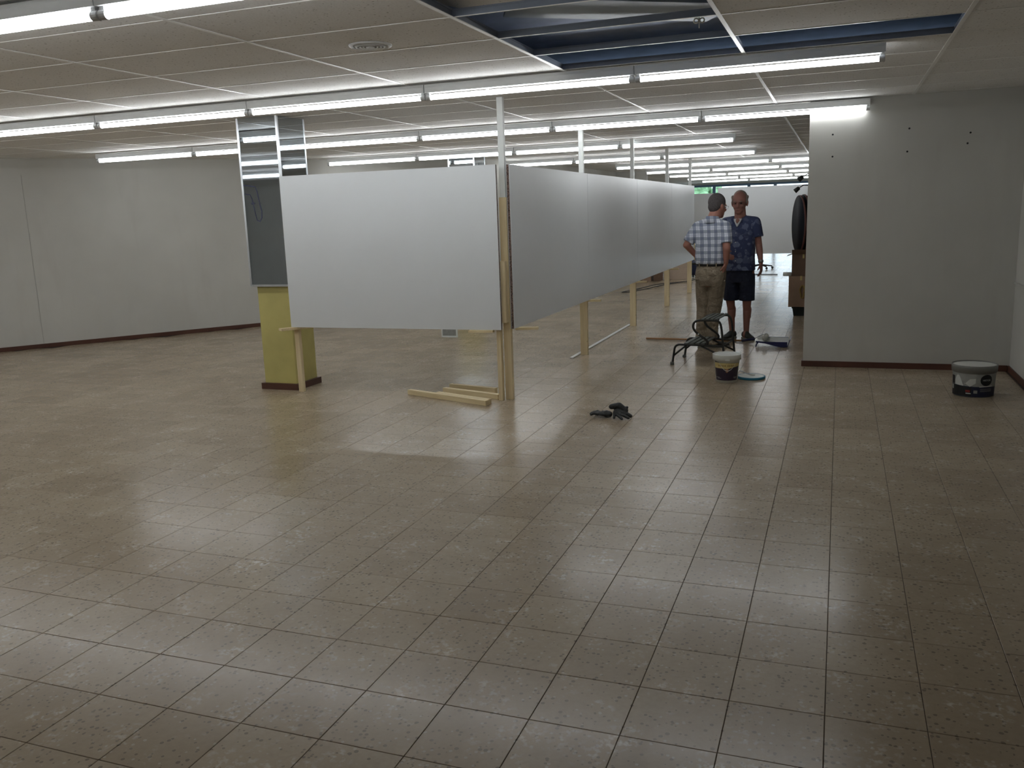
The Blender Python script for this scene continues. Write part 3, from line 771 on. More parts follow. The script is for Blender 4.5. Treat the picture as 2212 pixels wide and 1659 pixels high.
MB().tube([(-.02, 8.25, .058), (.05, 8.245, .10), (.09, 8.23, .115), (.11, 8.18, .115), (.115, 8.15, .115), (.115, 8.01, .115)], .004, 8).build('wire_frame', 'steel', rl, True)
MB().tube([(.115, 8.02, .1), (.118, 8.22, .1)], .030, 16).build('sleeve', 'fleece', rl, True)

# ------------------------------------------------------------------ gloves
def glove(c, rz, label, fold):
    b = MB()
    b.ell((0, 0, .018), (.052, .042, .018)); b.capsule((-.03, 0, .018), (-.055, .005, .018), .030, .026)
    for k, (yy, L) in enumerate(((-.03, .055), (-.010, .07), (.010, .066), (.030, .05))):
        b.capsule((.035, yy, .016), (.035+L*.55, yy*1.3, .024+fold*.5), .0125, .0115); b.capsule((.035+L*.55, yy*1.3, .024+fold*.5), (.035+L, yy*1.5, .012+fold), .0115, .010)
    b.capsule((-.01, -.035, .018), (.03, -.068, .016), .014, .012)
    if fold > .02: b.capsule((-.06, 0, .03), (-.02, .02, .075), .030, .026); b.capsule((-.02, .02, .075), (.03, .015, .06), .026, .016)
    b.xform(Matrix.Translation(c)@Matrix.Rotation(rz, 4, 'Z'))
    lo = min(p[2] for p in b.v); b.v = [(x, y, z-lo) for x, y, z in b.v]
    o = link('work_glove', sculpt(b, .0045, 4, 'work_glove'), 'leather', None, True)
    tag(o, label, 'glove', 'black work gloves on the floor')
glove((-.826, 4.18, 0), 3.0, 'black work glove lying flat on the tiled floor beside the crumpled one', 0.0)
def glove_top():
    b = MB()
    b.capsule((-.765, 4.21, .082), (-.70, 4.20, .096), .022, .026); b.capsule((-.70, 4.20, .096), (-.645, 4.19, .062), .026, .022)
    b.ell((-.70, 4.19, .045), (.048, .040, .026)); b.capsule((-.66, 4.18, .05), (-.60, 4.17, .022), .018, .014)
    b.capsule((-.67, 4.15, .04), (-.61, 4.13, .016), .015, .012); b.capsule((-.70, 4.14, .035), (-.655, 4.10, .014), .014, .0115); b.capsule((-.66, 4.20, .07), (-.635, 4.20, .085), .014, .011)
    b.capsule((-.73, 4.16, .045), (-.72, 4.11, .016), .013, .011)
    o = link('work_glove', sculpt(b, .0045, 4, 'work_glove'), 'leather', None, True)
    tag(o, 'crumpled black work glove heaped up against the flat glove', 'glove', 'black work gloves on the floor')
glove_top()

# ------------------------------------------------------------------ people
class Fig:
    def __init__(s, base, fwd):
        s.B = Vector(base); s.F = Vector(fwd).normalized(); s.L = Vector((-s.F.y, s.F.x, 0)); s.mb = MB()
    def P(s, l, f, z): return s.B+s.L*l+s.F*f+Vector((0, 0, z))
    def R(s, yaw=0.0):
        c, n = math.cos(yaw), math.sin(yaw)          # columns: L, F, Z rotated by yaw (towards person's left)
        F = s.F*c+s.L*n; L = s.L*c-s.F*n
        return Matrix(((L.x, F.x, 0), (L.y, F.y, 0), (0, 0, 1)))
def hand(b, wrist, down, across, normal, curl=.35, scale=1.0, thumb_out=.55):
    """palm and five fingers: across points to the thumb side, normal to the palm side."""
    d = Vector(down).normalized(); a = Vector(across); a = (a-d*a.dot(d)).normalized(); n = Vector(normal); n = (n-d*n.dot(d)-a*n.dot(a)).normalized()
    w = Vector(wrist); k = scale
    def ring(t, hw, ht): return [w+d*t*k+a*(hw*math.cos(q))*k+n*(ht*math.sin(q))*k for q in (2*math.pi*j/14 for j in range(14))]
    b.ring_loft([ring(-.01, .026, .021), ring(.02, .031, .019), ring(.06, .040, .016), ring(.088, .040, .013)])
    for off, L in ((.030, .074), (.010, .082), (-.010, .077), (-.029, .060)):
        p = w+d*.082*k+a*off*k; u = d
        for seg, rr in ((.42, .0092), (.33, .0086), (.25, .0078)):
            u = (u*math.cos(curl)+n*math.sin(curl)).normalized(); q = p+u*L*seg*k
            b.capsule(p, q, rr*k, rr*.93*k, 10); p = q
    p = w+d*.028*k+a*.030*k; u = (d*.75+a*thumb_out+n*.25).normalized(); q = p+u*.038*k
    b.capsule(p, q, .0125*k, .0105*k, 10); u = (u+d*.3+n*.2).normalized(); b.capsule(q, q+u*.030*k, .0105*k, .0088*k, 10)

def head(b, g, hz, yaw, s=1.0, f0=0.0, l0=0.0, tilt=0.0):
    """skull, face and ears; hz = height of the eye line."""
    Rm = g.R(yaw)@Matrix.Rotation(tilt, 3, 'X'); O = g.P(l0, f0, hz)
    Q = lambda l, f, z: O+Rm@(Vector((l, f, z))*s)
    b.ell(Q(0, -.015, .028), (.074*s, .096*s, .088*s), Rm, 20, 14)
    b.ell(Q(0, .010, -.040), (.065*s, .074*s, .068*s), Rm, 18, 12); b.ell(Q(0, .030, -.078), (.050*s, .052*s, .036*s), Rm, 18, 12)
    b.ell(Q(0, .058, -.098), (.030*s, .024*s, .022*s), Rm)
    b.ell(Q(0, .074, .016), (.050*s, .014*s, .013*s), Rm)
    for x in (-1, 1):
        b.ell(Q(x*.040, .058, -.032), (.022*s, .022*s, .020*s), Rm)
        b.ell(Q(x*.077, -.012, -.018), (.010*s, .018*s, .032*s), Rm@Matrix.Rotation(x*-.25, 3, 'Z'))
        b.ell(Q(x*.083, -.020, -.006), (.006*s, .018*s, .024*s), Rm@Matrix.Rotation(x*-.4, 3, 'Z'))
    b.capsule(Q(0, .082, .004), Q(0, .103, -.034), .0085*s, .0125*s, 10)
    for x in (-1, 1): b.ell(Q(x*.011, .092, -.040), (.009*s, .011*s, .008*s), Rm)
    b.ell(Q(0, .080, -.070), (.024*s, .010*s, .006*s), Rm); b.ell(Q(0, .077, -.080), (.022*s, .010*s, .007*s), Rm)
    return Q, Rm

def shoe(g, l, f, ang, parent, name='shoe', size=1.0):
    c = g.P(l, f, 0); dirv = (g.F*math.cos(ang)+g.L*math.sin(ang)).normalized(); sd = Vector((-dirv.y, dirv.x, 0))
    def ring(t, w, h, z0=0.012): return [c+dirv*t*size+sd*(w*math.cos(q))*size+Vector((0, 0, max(z0, z0+h*(.5+.5*math.sin(q))))) for q in (2*math.pi*j/16 for j in range(16))]
    b = MB().ring_loft([ring(-.085, .020, .050), ring(-.078, .032, .078), ring(-.03, .037, .092), ring(.02, .038, .088), ring(.07, .045, .062), ring(.13, .047, .046), ring(.17, .036, .036), ring(.188, .016, .026)])
    o = sculpt_obj(b, .006, 4, name, 'shoe', parent)
    def sr(z, k): return [c+dirv*t*size+sd*w*k+Vector((0, 0, z)) for t, w in ((-.092, 0), (-.08, .030), (-.03, .038), (.02, .036), (.08, .047), (.14, .047), (.18, .032), (.197, 0), (.18, -.032), (.14, -.047), (.08, -.047), (.02, -.036), (-.03, -.038), (-.08, -.030))]
    MB().ring_loft([sr(0, 1), sr(.020, 1.02)]).build('sole', 'sole', o)
    return o
def torso_loft(g, secs, n=28, cap=True):
    """secs: (z, half width, half depth, lateral shift, forward shift); super-ellipse sections."""
    rings = []
    for z, w, d, sl, sf in secs:
        r = []
        for k in range(n):
            a = 2*math.pi*k/n; c, s = math.cos(a), math.sin(a); e = .82
            r.append(g.P(sl+w*math.copysign(abs(c)**e, c), sf+d*math.copysign(abs(s)**e, s), z))
        rings.append(r)
    return MB().ring_loft(rings, cap, cap)
def join(*bs):
    o = MB()
    for b in bs:
        k = len(o.v); o.v += b.v; o.f += [tuple(i+k for i in f) for f in b.f]
    return o

# --- the man facing us: navy floral shirt, navy shorts
def man_floral():
    g = Fig((-.244, 8.63, 0), (-.20, -.98, 0))
    root = thing('person', g.B, 'person in navy floral short-sleeved shirt, dark shorts and dark shoes facing the other', 'person')
    P = g.P; b = MB()
    Q, Rm = head(b, g, 1.662, .10, 1.13, .035, .0, -.14)
    b.capsule(P(0, -.015, 1.43), P(0, .018, 1.59), .072, .066)
    # trunk under the clothes
    b.ring_loft(torso_loft(g, [(.70, .13, .10, 0, 0), (.85, .165, .11, 0, 0), (1.0, .155, .11, 0, .005), (1.2, .165, .115, 0, .005), (1.38, .165, .10, 0, -.005), (1.46, .11, .07, 0, -.012)], 20).v and [[v for v in torso_loft(g, [s], 20, False).v] for s in [(.70, .13, .10, 0, 0), (.85, .165, .11, 0, 0), (1.0, .155, .11, 0, .005), (1.2, .165, .115, 0, .005), (1.38, .165, .10, 0, -.005), (1.46, .11, .07, 0, -.012)]])
    # left arm hanging, with watch
    sh, el, wr = P(.180, -.01, 1.425), P(.222, -.03, 1.155), P(.275, .045, .940)
    b.capsule(sh, el, .050, .041); b.capsule(el, el+(wr-el)*.35, .041, .040); b.capsule(el+(wr-el)*.35, wr, .040, .026)
    hd = (wr-el).normalized()*.55+Vector((0, 0, -.8))
    hand(b, wr+hd.normalized()*.004, hd, g.F, -g.L, .32, 1.03)
    # right arm bent across the belly
    s2, e2, w2 = P(-.180, -.01, 1.425), P(-.225, -.02, 1.16), P(-.10, .17, 1.06)
    b.capsule(s2, e2, .050, .041); b.capsule(e2, w2, .040, .027)
    hand(b, w2, (w2-e2)+Vector((0, 0, .01)), Vector((0, 0, 1)), -g.F, .4, 1.0)
    # legs
    for l, f, af in ((.098, -.005, -.02), (-.098, .0, -.03)):
        la = l*.93
        hip, kn, an = P(l, 0, .82), P(l*1.06, .015, .475), P(la, af, .085)
        b.capsule(hip, kn, .085, .056)
        b.capsule(kn, P(l, .0, .40), .055, .050); b.capsule(P(l, -.022, .37), P(l*.98, -.022, .28), .054, .048); b.capsule(P(l*1.0, -.008, .33), P(la, af, .10), .047, .034)
        b.capsule(an, P(la, af+.05, .05), .036, .034)
    sculpt_obj(b, .0055, 5, 'body', 'skin2', root)
    shoe(g, .098, .0, .72, root); shoe(g, -.092, .0, -.25, root)
    # shorts
    sb = MB()
    secs = [(.80, .178, .128, 0, -.005), (.90, .176, .128, 0, 0), (.95, .17, .12, 0, 0)]
    parts = [torso_loft(g, [(.70, .150, .115, 0, -.005)]+secs, 24)]
    for l in (.094, -.094):
        rings = []
        for z, w, d in ((.478, .093, .098), (.56, .091, .102), (.68, .092, .112), (.80, .088, .118)):
            rings.append([P(l*1.05+w*math.cos(a), -.004+d*math.sin(a), z) for a in (2*math.pi*k/20 for k in range(20))])
        parts.append(MB().ring_loft(rings))
    sculpt_obj(join(*parts), .008, 5, 'shorts', 'navy', root)
    # shirt with sleeves
    tb = torso_loft(g, [(.845, .190, .138, .0, .008), (.86, .191, .140, 0, .008), (1.0, .184, .140, 0, .015), (1.15, .187, .140, 0, .012), (1.30, .192, .130, 0, .0), (1.39, .190, .112, 0, -.008), (1.445, .150, .088, 0, -.012), (1.482, .085, .070, 0, -.012)], 32)
    sl = MB()
    for s_, e_, k in ((sh, el, 1), (s2, e2, -1)):
        d = (e_-s_).normalized(); u = g.F; v = d.cross(u)
        rings = []
        for t, r in ((-.03, .050), (.0, .066), (.06, .069), (.13, .070), (.185, .072)):
            c = s_+d*t; rings.append([c+(u*math.cos(a)+v*math.sin(a))*r for a in (2*math.pi*j/18 for j in range(18))])
        sl.ring_loft(rings); sl.capsule(s_, s_*.35+P(0, -.01, 1.44)*.65, .064, .070)
    sculpt_obj(join(tb, sl), .007, 6, 'shirt', 'floral', root)
    # collar, vest and open neck
    for sx in (-1, 1):
        grid = []
        for t in (0, .25, .5, .75, 1):
            a = math.pi/2+sx*(.30+t*2.75)
            inner = P(.068*math.cos(a), -.008+.070*math.sin(a)-.0, 1.507-.045*(1-t)**2+.012*t)
            outer = P(.094*math.cos(a)+sx*-.006*(1-t), -.010+.102*math.sin(a)+.018*(1-t), 1.470-.062*(1-t)**2+.012*t)
            grid.append([inner, (inner+outer)/2+Vector((0, 0, .007)), outer])
        MB().patch(grid).build('collar', 'floral', root, True, solid=.004)
    MB().patch([[P(x*w, .1045+.010*(1-abs(x))-.004*k+.012*(1-k/3), z) for x in (-1, -.5, 0, .5, 1)] for k, (w, z) in enumerate(((.007, 1.375), (.026, 1.41), (.044, 1.445), (.05, 1.468)))]).build('vest', 'vest', root, True, solid=.004)
    MB().patch([[P(x*w, .0945+.013*(1-abs(x))-d, z) for x in (-1, -.5, 0, .5, 1)] for w, z, d in ((.004, 1.412, -.020), (.02, 1.435, -.014), (.038, 1.462, 0), (.05, 1.495, .026), (.05, 1.52, .04))]).build('open_neck', 'skin2', root, True, solid=.004)
    for z in (1.30, 1.19, 1.08, .97):
        MB().ell(P(-.004, .155 if z < 1.2 else .148, z), (.006, .003, .006), g.R()).build('button', 'whiteprint', root, True)
    MB().box(-.05, .05, -.004, .004, -.005, .005).xform(Matrix.Translation(P(.09, .128, 1.28))@g.R().to_4x4()).build('pocket_flap', 'floral', root)
    # hair: a silver fringe round the sides and back, thin on top
    h = MB(); h.ell(Q(0, -.056, .022), (.088, .074, .080), Rm, 20, 12)
    h.ell(Q(0, -.040, .052), (.082, .088, .080), Rm, 20, 12)
    for x in (-1, 1):
        h.ell(Q(x*.074, -.014, .032), (.014, .034, .036), Rm); h.ell(Q(x*.078, -.022, .050), (.016, .028, .024), Rm); h.ell(Q(x*.074, .006, .008), (.009, .016, .030), Rm)
    sculpt_obj(h, .005, 3, 'hair', 'hair2', root)
    for x in (-1, 1):
        MB().ell(Q(x*.031, .072, -.004), (.013, .008, .0065), Rm).build('eye', 'eye', root, True)
        MB().ell(Q(x*.033, .083, .017), (.020, .007, .005), Rm).build('eyebrow', 'hair2', root, True)
    MB().ell(Q(0, .0885, -.0745), (.022, .004, .0028), Rm).build('mouth', 'lip', root, True)
    d = (wr-el).normalized(); u = d.orthogonal().normalized(); v = d.cross(u); wc = wr-d*.018
    MB().ring_loft([[wc+d*t+(u*math.cos(a)+v*math.sin(a))*r for a in (2*math.pi*k/20 for k in range(20))] for t, r in ((-.010, .0295), (-.010, .032), (.010, .0315), (.010, .029))], False, False).build('watch_strap', 'watch', root, True)
    ctr = wc+g.F*.028+g.L*.012
    MB().tube([ctr, ctr+g.F*.008+g.L*.003], .017, 16).build('watch', 'watch', root, True)
man_floral()

# --- the man with his back to us: plaid shirt, khaki trousers, hands on hips
def man_plaid():
    g = Fig((-.480, 7.86, 0), (.22, .975, 0))
    root = thing('person', g.B, 'person in blue and white plaid shirt and khaki trousers with hands on hips', 'person')
    P = g.P; b = MB()
    Q, Rm = head(b, g, 1.625, -.45, 1.08, .060, -.052, -.16)
    b.capsule(P(0, -.01, 1.42), P(-.040, .035, 1.575), .072, .068)
    T_ = [(.72, .14, .11, 0, 0), (.88, .155, .115, 0, 0), (1.0, .150, .115, 0, .0), (1.2, .155, .112, 0, .0), (1.36, .155, .095, 0, -.005), (1.44, .10, .07, 0, -.01)]
    b.ring_loft([[v for v in torso_loft(g, [s], 20, False).v] for s in T_])
    # person's left arm (elbow out), hand on the front of the hip
    s1, e1, w1 = P(.165, -.005, 1.395), P(.272, -.075, 1.195), P(.165, .105, 1.005)
    b.capsule(s1, e1, .049, .041); b.capsule(e1, w1, .040, .027)
    hand(b, w1, Vector((0, 0, -1))+g.F*.5-g.L*.2, g.F, -g.L, .25, 1.0)
    # person's right arm hanging close, hand flat on the hip, fingers down
    s2, e2, w2 = P(-.165, -.005, 1.395), P(-.208, -.085, 1.145), P(-.182, -.035, .985)
    b.capsule(s2, e2, .050, .043); b.capsule(e2, w2, .042, .029)
    hand(b, w2, Vector((0, 0, -1))+g.L*.20-g.F*.05, -g.F, g.L, .10, 1.02, .35)
    for l, lk, la in ((.085, .094, .116), (-.075, -.044, -.014)):
        b.capsule(P(l, -.01, .84), P(lk, .0, .48), .078, .052); b.capsule(P(lk, .0, .48), P(la, -.008, .09), .050, .034)
    sculpt_obj(b, .0055, 5, 'body', 'skin', root)
    # trousers
    parts = [torso_loft(g, [(.73, .158, .125, 0, -.02), (.80, .172, .140, 0, -.022), (.88, .174, .138, 0, -.014), (.95, .166, .124, 0, 0), (.985, .162, .118, 0, .003)], 28)]
    for l, pts in ((.09, ((.045, .118, -.020, .062, .075), (.10, .118, -.018, .060, .072), (.22, .110, -.012, .060, .070), (.34, .100, -.012, .066, .076), (.48, .096, .0, .074, .082), (.62, .090, -.008, .085, .102), (.76, .085, -.015, .089, .125))),
                   (-.075, ((.045, -.012, .0, .078, .082), (.10, -.014, .0, .072, .078), (.22, -.020, .0, .066, .074), (.34, -.028, .0, .070, .080), (.48, -.044, .012, .078, .086), (.62, -.062, .0, .086, .104), (.76, -.080, -.012, .089, .125)))):
        rings = [[P(c+w*math.cos(a), f+d*math.sin(a), z) for a in (2*math.pi*k/22 for k in range(22))] for z, c, f, w, d in pts]
        parts.append(MB().ring_loft(rings))
    sculpt_obj(join(*parts), .0075, 4, 'trousers', 'khaki', root)
    MB().ring_loft([[v for v in torso_loft(g, [s], 36, False).v] for s in ((.955, .171, .127, 0, .001), (.955, .174, .130, 0, .001), (.992, .171, .127, 0, .002), (.992, .168, .124, 0, .002))], False, False).build('belt', 'belt', root, True)
    for l in (-.10, .0, .10):
        MB().box(-.006, .006, -.003, .003, -.026, .026).xform(Matrix.Translation(P(l, -.128 if l == 0 else -.117, .972))@g.R().to_4x4()).build('belt_loop', 'khaki', root)
    # hip pocket
    MB().box(-.055, .055, -.002, .002, -.004, .004).xform(Matrix.Translation(P(-.075, -.158, .86))@g.R().to_4x4()).build('pocket_welt', 'khaki', root)
    shoe(g, .125, .03, .35, root); shoe(g, -.015, .035, -.95, root, size=1.05)
    # shirt
    tb = torso_loft(g, [(.978, .172, .128, 0, .0), (1.0, .182, .140, 0, .0), (1.04, .186, .144, 0, .0), (1.15, .180, .138, 0, .0), (1.28, .180, .124, 0, -.002), (1.36, .176, .106, 0, -.008), (1.415, .142, .086, 0, -.010), (1.462, .080, .068, 0, -.008)], 32)
    sl = MB()
    for s_, e_ in ((s1, e1), (s2, e2)):
        d = (e_-s_).normalized(); u = g.F; u = (u-d*u.dot(d)).normalized(); v = d.cross(u); rings = []
        for t, r in ((-.03, .050), (.0, .065), (.06, .068), (.13, .067), (.20, .066)):
            c = s_+d*t; rings.append([c+(u*math.cos(a)+v*math.sin(a))*r for a in (2*math.pi*j/18 for j in range(18))])
        sl.ring_loft(rings); sl.capsule(s_, s_*.35+P(0, -.01, 1.44)*.65, .064, .070)
    sculpt_obj(join(tb, sl), .007, 6, 'shirt', 'plaid', root)
    # collar band and yoke seam
    rings = []
    for z, k in ((1.428, 1.30), (1.470, 1.12), (1.505, 1.02)):
        t = (z-1.428)/.077
        rings.append([P(-.010*t+.074*k*math.cos(a), -.004+.012*t+.076*k*math.sin(a), z+.012*max(0, -math.sin(a))) for a in (2*math.pi*j/28 for j in range(28))])
    MB().ring_loft(rings, False, False).build('collar', 'plaid', root, True, solid=.005)
    # hair: short, all round the back and top
    h = MB(); h.ell(Q(0, -.026, .036), (.0860, .110, .104), Rm, 22, 14); h.ell(Q(0, -.058, -.010), (.074, .062, .076), Rm, 20, 12)
    for x in (-1, 1): h.ell(Q(x*.070, -.010, .018), (.012, .030, .040), Rm)
    sculpt_obj(h, .005, 3, 'hair', 'hair1', root)
    # spectacles
    gl = MB()
    for x in (-1, 1):
        gl.tube([Q(x*.033+.022*math.cos(a), .096, -.004+.017*math.sin(a)) for a in (2*math.pi*k/16 for k in range(17))], .0018, 6)
        gl.tube([Q(x*.055, .096, .002), Q(x*.080, .07, .004), Q(x*.086, -.015, .002)], .002, 6)
    gl.tube([Q(-.011, .096, 0), Q(.011, .096, 0)], .0018, 6)
    gl.build('spectacles', 'steel', root, True)
    for x in (-1, 1): MB().ell(Q(x*.031, .074, -.004), (.012, .008, .006), Rm).build('eye', 'eye', root, True)
man_plaid()

# ------------------------------------------------------------------ boxes and tabletops by the return wall
bk = thing('crate', (.40, 11.25, 0), 'dark green plastic crate under the cardboard boxes behind the return wall', 'crate')
MB().ring_loft([[(.29, 11.08, 0), (.55, 11.08, 0), (.55, 11.44, 0), (.29, 11.44, 0)], [(.27, 11.06, .13), (.57, 11.06, .13), (.57, 11.46, .13), (.27, 11.46, .13)]]).build('body', 'darkgreen', bk)
for bx in ((.262, .578, 11.052, 11.07), (.262, .578, 11.45, 11.468), (.262, .28, 11.07, 11.45), (.56, .578, 11.07, 11.45)):
    MB().box(*bx, .112, .135).build('rim', 'darkgreen', bk)
def carton(x0, x1, y0, y1, z0, z1, mt, label, flaps=False, name='cardboard_box', grp='cardboard boxes behind the return wall'):
    r = thing(name, ((x0+x1)/2, (y0+y1)/2, z0), label, 'box', grp)
    MB().box(x0, x1, y0, y1, z0, z1).build('body', mt, r, bevel=.003)
    MB().box(x0+(x1-x0)*.46, x0+(x1-x0)*.54, y0-.001, y1+.001, z1-.06, z1+.001).build('tape', 'gold', r)
    if flaps:
        MB().quadbox([(x0, y0, z1), (x0, y1, z1), (x0-.08, y1, z1-.03), (x0-.08, y0, z1-.03), (x0+.004, y0, z1), (x0+.004, y1, z1), (x0-.076, y1, z1-.026), (x0-.076, y0, z1-.026)]).build('flap', mt, r)
        MB().quadbox([(x0, y0, z1), (x1, y0, z1), (x1, y0-.07, z1+.07), (x0, y0-.07, z1+.07), (x0, y0+.004, z1), (x1, y0+.004, z1), (x1, y0-.066, z1+.07), (x0, y0-.066, z1+.07)]).build('flap', mt, r)
carton(.215, .56, 11.02, 11.50, .136, .585, 'card', 'tall tan cardboard box standing on the dark crate')
carton(.25, .57, 11.06, 11.48, .588, .90, 'card2', 'darker open cardboard box stacked under the round tabletops', True)
roll = tag(MB().tube([(.135, 11.07, .6145), (.244, 11.05, .6145)], .029, 14).build('tape_roll', 'whiteprint', None, True), 'pale roll of film wedged beside the darker cardboard box', 'roll')
hose = tag(MB().tube([(.41+.03*math.cos(a)*(1+.2*math.sin(3*a)), 11.005, .36+.09*math.sin(a)) for a in (2*math.pi*k/24 for k in range(23))]+[(.45, 11.01, .46), (.47, 11.01, .52)], .012, 8).build('rope_coil', 'yellowhose', None, True), 'ochre rope coil hanging on the tan cardboard box', 'rope')
def tabletop(x, y, zc, r, yaw, tilt, label):
    root = thing('round_tabletop', (x, y, zc-r), label, 'tabletop', 'round tabletops on the boxes')
    M_ = Matrix.Translation((x, y, zc))@Matrix.Rotation(yaw, 4, 'Z')@Matrix.Rotation(tilt, 4, 'Y')@Matrix.Rotation(math.pi/2, 4, 'Y')
    def lt(prof, nm, mt):
        b = MB().lathe(prof, (0, 0, 0), 40); b.xform(M_); b.build(nm, mt, root, True)
    lt([(r-.006, -.012), (r-.006, .012)], 'top', 'navytop')
    b = MB().lathe([(r-.006, -.0125), (r-.002, -.0125), (r, -.009), (r, .009), (r-.002, .0125), (r-.006, .0125)], (0, 0, 0), 40, False, False); b.xform(M_); b.build('edge_band', 'redge', root, True)
tabletop(.325, 11.22, 1.325, .42, .26, 0.0, 'round dark tabletop with red-brown edge, outermost of those on the boxes')
tabletop(.385, 11.22, 1.33, .425, .26, 0.0, 'round dark tabletop in the middle of those standing on the boxes')
tabletop(.445, 11.22, 1.32, .415, .26, 0.0, 'round dark tabletop standing innermost on the boxes')
pipe = thing('white_pipe', (.555, 9.0, 0), 'thin white upright pipe beside the end of the return wall', 'pipe')
MB().tube([(.555, 9.0, 0), (.555, 9.0, CZ)], .017, 12).build('pipe', 'pole', pipe, True)
for z in (2.18, 2.24): MB().tube([(.555, 9.0, z-.012), (.555, 9.0, z+.012)], .025, 12).build('coupling', 'pole', pipe, True)
for k, (x, z, lab) in enumerate(((.46, 1.93, 'upper black spotlight clamped to the white pipe'), (.42, 1.80, 'lower black spotlight clamped to the white pipe'))):
    s = thing('clamp_spotlight', (x, 9.0, z), lab, 'spotlight')
    MB().tube([(x-.06, 8.99, z-.03), (x-.01, 9.0, z+.01)], [.030, .022], 14).build('lamp_head', 'black', s, True)
    MB().tube([(x-.01, 9.0, z+.01), (x+.04, 9.0, z+.04), (.53, 9.0, z+.035)], .006, 8).build('arm', 'black', s, True)
    MB().box(.518, .537, 8.985, 9.015, z+.02, z+.05).build('clamp', 'black', s)

# ------------------------------------------------------------------ clutter behind the long row
for i, (x, w, h, mt, lab) in enumerate(((-3.42, .16, .30, 'card2', 'dark brown carton at the outer end of the row behind the long panels'), (-3.22, .20, .36, 'card', 'reddish brown carton second in the row behind the long panels'), (-2.99, .14, .40, 'card2', 'narrow dark carton beside the beige board behind the long panels'))):
    carton(x-w/2, x+w/2, 17.5, 17.9, 0, h, mt, lab, grp='cartons behind the long row')
o = MB().box(-.30, .30, -.012, .012, 0, .62).build('leaning_board', 'pinkboard', bevel=.002); o.location = (-2.62, 18.0, 0); o.rotation_euler = (-.18, 0, .12)
tag(o, 'beige board leaning on the cartons behind the long row', 'board')
vc = thing('vacuum_cleaner', (-2.42, 18.75, 0), 'dark blue canister vacuum cleaner with coiled grey hose behind the long row', 'vacuum cleaner')
MB().lathe([(.15, .05), (.17, .10), (.17, .30), (.14, .36), (.06, .40)], (-2.42, 18.75, 0), 28).build('canister', 'vac', vc, True)
MB().lathe([(.175, .30), (.18, .31), (.18, .33), (.175, .34)], (-2.42, 18.75, 0), 28, False, False).build('seal_band', 'black', vc, True)
for a in range(4):
    q = a*math.pi/2+.6; MB().ell((-2.42+.14*math.cos(q), 18.75+.14*math.sin(q), .028), (.028, .028, .028)).build('castor', 'black', vc, True)
MB().tube([(-2.52, 18.75, .36), (-2.47, 18.75, .44), (-2.37, 18.75, .44), (-2.32, 18.75, .36)], .014, 8).build('handle', 'black', vc, True)
hp = [(-2.56, 18.66, .20)]+[(-2.66+.19*math.cos(a), 18.45+.16*math.sin(a), .03+.012*a) for a in (k*math.pi/9 for k in range(0, 40))][::-1]
MB().tube(hp, .022, 8).build('hose', 'hose', vc, True)
def catmull(pts, n=8):
    P = [Vector(p) for p in pts]; P = [P[0]]+P+[P[-1]]; out = []
    for i in range(1, len(P)-2):
        for k in range(n):
            t = k/n; a, b, c, d = P[i-1], P[i], P[i+1], P[i+2]
            out.append(.5*((2*b)+(c-a)*t+(2*a-5*b+4*c-d)*t*t+(3*b-a-3*c+d)*t**3))
    out.append(P[-2]); return out
cab = catmull([(-2.20, 18.35, .01), (-2.25, 17.4, .01), (-2.78, 16.6, .01), (-3.0, 15.5, .01), (-3.16, 14.85, .01), (-3.10, 14.72, .01), (-2.98, 14.85, .01), (-2.80, 15.6, .01), (-2.62, 16.5, .01), (-2.40, 17.0, .01)])
tag(MB().tube(cab, .009, 8).build('power_cable', 'cable', None, True), 'black power cable looped on the floor behind the timber legs', 'cable')

# swivel chair behind the panel across the aisle
ch = thing('swivel_chair', (-1.02, 21.3, 0), 'black swivel chair with star base behind the panel across the aisle', 'chair')
for k in range(5):
    a = 2*math.pi*k/5+.3
    MB().tube([(-1.02, 21.3, .11), (-1.02+.30*math.cos(a), 21.3+.30*math.sin(a), .07)], [.022, .016], 8).build('base_arm', 'black', ch, True)
    MB().ell((-1.02+.31*math.cos(a), 21.3+.31*math.sin(a), .030), (.03, .03, .03)).build('castor', 'black', ch, True)
MB().tube([(-1.02, 21.3, .10), (-1.02, 21.3, .44)], .025, 12).build('gas_lift', 'black', ch, True)
MB().box(-1.27, -.77, 21.06, 21.54, .44, .51).build('seat', 'black', ch, bevel=.03)
MB().box(-1.24, -.80, 21.50, 21.56, .60, 1.02).build('backrest', 'black', ch, bevel=.025)
MB().box(-1.05, -.99, 21.53, 21.57, .47, .65).build('back_bracket', 'black', ch)
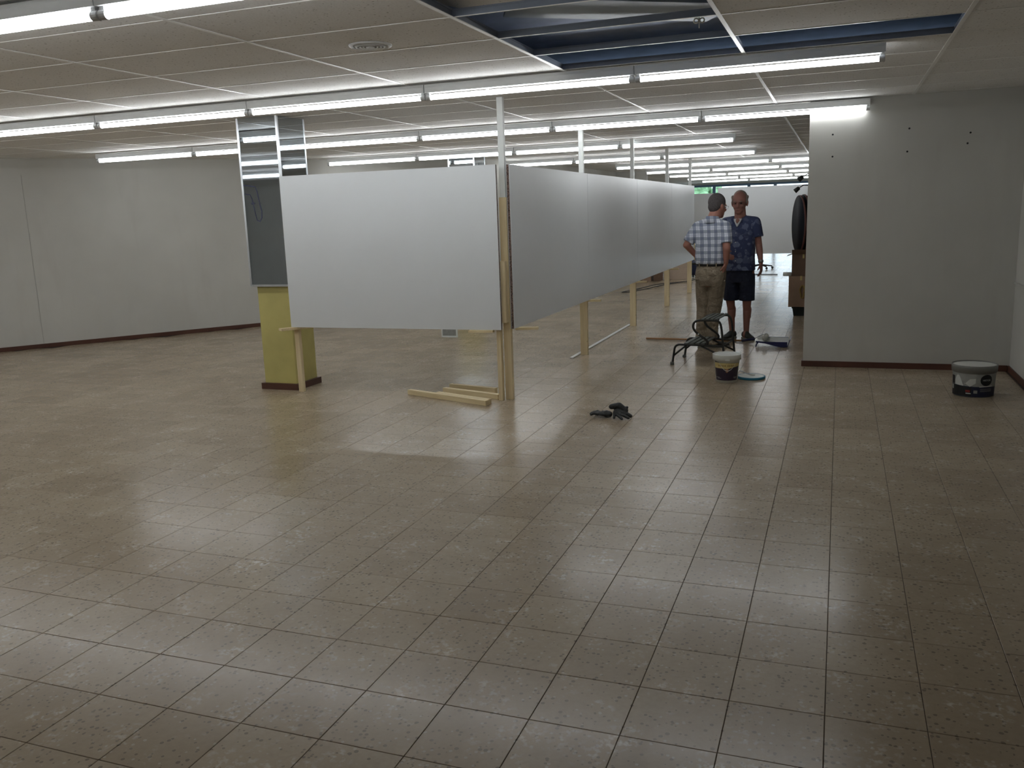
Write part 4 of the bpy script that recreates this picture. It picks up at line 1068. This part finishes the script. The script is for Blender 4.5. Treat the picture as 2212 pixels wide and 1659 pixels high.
for x0, x1, y, lab in ((-1.62, -1.30, 19.6, 'slanting black trestle leg beneath the panel across the aisle'), (.02, .22, 19.9, 'black trestle strut behind the boxes and the panel across the aisle')):
    tag(MB().tube([(x0, y, .014), (x1, y+.1, .62)], .028, 10).build('trestle_leg', 'black', None, True), lab, 'trestle')
tag(MB().tube([(-1.25, 19.4, .012), (-.55, 19.15, .012), (-.45, 19.12, .012)], .010, 8).build('metal_rod', 'black', None, True), 'thin dark rod lying on the floor beyond the panel across the aisle', 'rod')

# ------------------------------------------------------------------ shop front and outside
SY = 34.0
wf = struct(MB().box(-5.35, 2.58, SY, SY+.12, 2.50, TOPZ).build('wall_far', 'wall'))
n = 1
xs = [-5.2, -3.9, -2.55, -1.55, -.25, 1.05, 2.43]
for a, b in zip(xs[:-1], xs[1:]):
    w = struct(MB().box(a, a+.07, SY, SY+.08, 0, 2.5).build('window_%d' % n, 'frame_hazed'))
    MB().box(b-.05, b, SY, SY+.08, 0, 2.5).build('frame', 'frame_hazed', w)
    for z0, z1 in ((0, .12), (2.05, 2.13), (2.42, 2.5)):
        MB().box(a+.07, b-.05, SY+.005, SY+.075, z0, z1).build('frame', 'frame_hazed', w)
    MB().box(a+.07, b-.05, SY+.035, SY+.041, .12, 2.05).build('pane', 'glass', w)
    MB().box(a+.07, b-.05, SY+.035, SY+.041, 2.13, 2.42).build('pane', 'glass', w)
    n += 1
struct(MB().box(-30, 30, SY+.15, 90, -.2, -.05).build('ground_outside', 'pave'))
def bush(c, r, seed, lab):
    rnd = random.Random(seed); root = thing('street_tree', (c[0], c[1], 0), lab, 'tree')
    MB().tube([(c[0], c[1], -.05), (c[0]+.05, c[1], c[2])], [.12, .07], 8).build('trunk', 'card2', root, True)
    b = MB()
    for k in range(26):
        d = Vector((rnd.gauss(0, 1), rnd.gauss(0, 1), rnd.gauss(0, 1))).normalized()*rnd.uniform(.3, 1)*r
        b.ell((c[0]+d.x, c[1]+d.y, c[2]+d.z*.8), (rnd.uniform(.25, .45)*r,)*3, None, 10, 6)
    b.build('crown', 'leaf', root, True)
bush((-5.30, 42.0, 2.3), .8, 3, 'green street tree outside the shop window')
